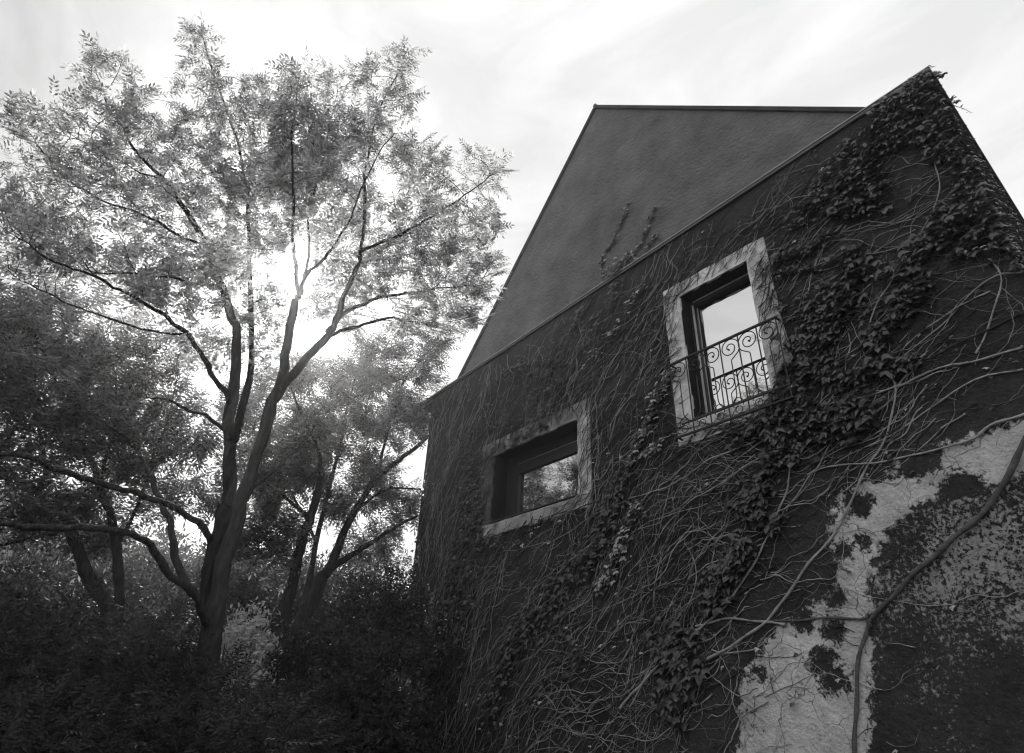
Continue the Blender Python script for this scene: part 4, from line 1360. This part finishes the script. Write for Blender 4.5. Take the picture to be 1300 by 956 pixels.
# ---------------------------------------------------------------- shrubs
def shrub(name, label, px, ptop, dist, width, m_, n, templates, size, group='shrubs under the trees', lumps=7):
    top = P(px, ptop, dist)
    base = np.array([top[0], top[1], 0.0])
    h = max(.8, top[2])
    root = thing(name, label, 'shrub', base, group)
    cs = [(base + np.array([0, 0, h * .62]), h * .42, width * .42)]
    for k in range(lumps):
        a = R.uniform(0, 6.283); rr_ = width * R.uniform(.15, .42)
        zc = h * R.uniform(.25, .85)
        cs.append((base + np.array([rr_ * math.cos(a), rr_ * math.sin(a), zc]), h * R.uniform(.14, .24), width * R.uniform(.14, .26)))
    b = MB()
    for k, (c, hh, ww) in enumerate(cs):
        for _ in range(2):
            tip = c + np.array([R.gauss(0, ww * .4), R.gauss(0, ww * .4), R.uniform(0, hh * .6)])
            mid_ = base * .5 + tip * .5 + np.array([R.gauss(0, .1), R.gauss(0, .1), .1])
            b.tube(smooth([base + np.array([R.gauss(0, .08), R.gauss(0, .08), -.05]), mid_, tip], 2), np.linspace(.028, .006, 9)[:len(smooth([base, mid_, tip], 2))] if len(smooth([base, mid_, tip], 2)) <= 9 else np.linspace(.028, .006, len(smooth([base, mid_, tip], 2))), 4)
    b.build('stems', M['bark'], root, True)
    tot = sum(hh * ww * ww for c, hh, ww in cs)
    pos = []; dirs = []
    for c, hh, ww in cs:
        k = int(n * hh * ww * ww / tot) + 20
        d = NR.normal(0, 1, (k, 3)); d /= np.linalg.norm(d, axis=1)[:, None]
        r_ = NR.rand(k, 1) ** .3
        wob = 1 + .22 * np.sin(d[:, :1] * 7 + c[0]) * np.cos(d[:, 1:2] * 6 + c[1]) + .1 * np.sin(d[:, 2:3] * 13)
        pos.append(c + d * r_ * wob * np.array([ww, ww, hh])); dirs.append(d + NR.normal(0, .5, (k, 3)) + np.array([0, 0, .2]))
    pos = np.concatenate(pos); dirs = np.concatenate(dirs)
    s_ = pos[:, 2] > .05
    leaf_cloud('foliage', pos[s_], dirs[s_], NR.uniform(size * .7, size * 1.25, s_.sum()), m_, root, templates)

SH = [
    ('dark rounded shrub at the far left edge near the viewer', 20, 765, 7.5, 2.6, 'leaf_shrub', 5200, 'T', .9),
    ('feathery shrub spreading under the leaning tree at lower left', 120, 790, 7.0, 2.4, 'leaf_shrub', 2200, 'C', .8),
    ('feathery shrub with long drooping leaves left of the tallest trunk', 195, 800, 6.6, 1.9, 'leaf_shrub', 1700, 'C', .8),
    ('low dark shrub right of the tallest trunk in the foreground', 300, 855, 7.0, 2.0, 'leaf_shrub', 1500, 'C', .8),
    ('pale leafed small shrub between the tallest trunk and the thin sapling trunk', 328, 772, 9.6, .95, 'leaf_pale', 1300, 'T', 1.0),
    ('dark broad shrub between forked tree and house wall', 452, 795, 10.0, 3.0, 'leaf_shrub', 6200, 'T', 1.0),
    ('dark shrub touching the foot of the house corner', 485, 735, 12.5, 2.6, 'leaf_shrub', 4200, 'T', 1.1),
    ('tall rounded shrub behind the forked tree near the house', 478, 690, 19.0, 4.2, 'leaf_shrub', 5200, 'T', 1.5),
    ('tall shrub behind the thin sapling trunk', 385, 705, 18.0, 4.0, 'leaf_shrub', 4800, 'T', 1.5),
    ('tall dark thicket behind the tallest trunk', 285, 715, 17.0, 4.6, 'leaf_shrub', 5200, 'T', 1.5),
    ('tall thicket behind the leaning tree on the left', 175, 705, 17.0, 4.6, 'leaf_shrub', 5200, 'T', 1.5),
    ('tall thicket at the left edge behind the dark leaning tree', 60, 700, 16.0, 4.6, 'leaf_shrub', 5200, 'T', 1.5),
    ('low foreground shrub under the forked tree', 400, 905, 7.5, 2.2, 'leaf_shrub', 1500, 'C', .8),
    ('low foreground shrub at the very bottom beside the wall', 470, 850, 8.5, 1.9, 'leaf_shrub', 3000, 'T', .9),
    ('low foreground shrub in the lower left corner', 60, 870, 5.5, 2.0, 'leaf_shrub', 1300, 'C', .75),
    ('low foreground shrub just below the tallest trunk', 250, 880, 5.8, 1.9, 'leaf_shrub', 1300, 'C', .75),
    ('middle dark shrub between tallest tree and sapling', 225, 760, 11.0, 3.0, 'leaf_shrub', 4400, 'T', 1.1),
    ('middle dark shrub behind the feathery shrub at the left', 70, 740, 11.0, 3.2, 'leaf_shrub', 4600, 'T', 1.1),
]
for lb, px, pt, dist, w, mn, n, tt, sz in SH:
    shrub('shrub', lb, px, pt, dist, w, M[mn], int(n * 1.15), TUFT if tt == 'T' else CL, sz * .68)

# far wood on the hill: reads as one mass
def woodland():
    pos = []; dirs = []
    rt = bpy.data.objects.new('woodland', None)
    for k in range(120):
        az = math.radians(R.uniform(140, 215)); d = R.uniform(25, 44)
        x, y = d * math.cos(az), d * math.sin(az)
        z = max(hill_h(x, y), -.1); h = R.uniform(2.2, 4.0); w = R.uniform(1.6, 2.8)
        n = 200
        q = NR.normal(0, 1, (n, 3)); q /= np.linalg.norm(q, axis=1)[:, None]
        wob = 1 + .2 * np.sin(q[:, :1] * 6 + k) * np.cos(q[:, 1:2] * 5 - k)
        pos.append(np.array([x, y, z + h * .5]) + q * wob * (NR.rand(n, 1) ** .25) * np.array([w, w, h * .55])); dirs.append(q + NR.normal(0, .4, (n, 3)))
    COL.objects.link(rt)
    o = leaf_cloud('woodland', np.concatenate(pos), np.concatenate(dirs), NR.uniform(2.4, 4.2, sum(len(p) for p in pos)), M['leaf_shrub'], rt, TUFT)
    o.parent = None
    bpy.data.objects.remove(rt)
    o.name = 'woodland'
    tag(o, 'distant dark wood on the hillside behind the trees', 'woodland', kind='stuff')
woodland()

# ---------------------------------------------------------------- haze
def haze():
    b = MB(); b.box(-305, 305, -305, 305, -1.2, 24)
    m = bpy.data.materials.new('thin_haze')
    m.use_nodes = True
    t = m.node_tree; t.nodes.clear()
    o = t.nodes.new('ShaderNodeOutputMaterial')
    v = t.nodes.new('ShaderNodeVolumePrincipled')
    v.inputs['Color'].default_value = (.95, .95, .95, 1)
    v.inputs['Density'].default_value = .0018
    v.inputs['Anisotropy'].default_value = .88
    t.links.new(v.outputs[0], o.inputs['Volume'])
    tag(b.build('haze', m), 'thin bright haze in the air around the sun', 'haze', kind='stuff')
haze()
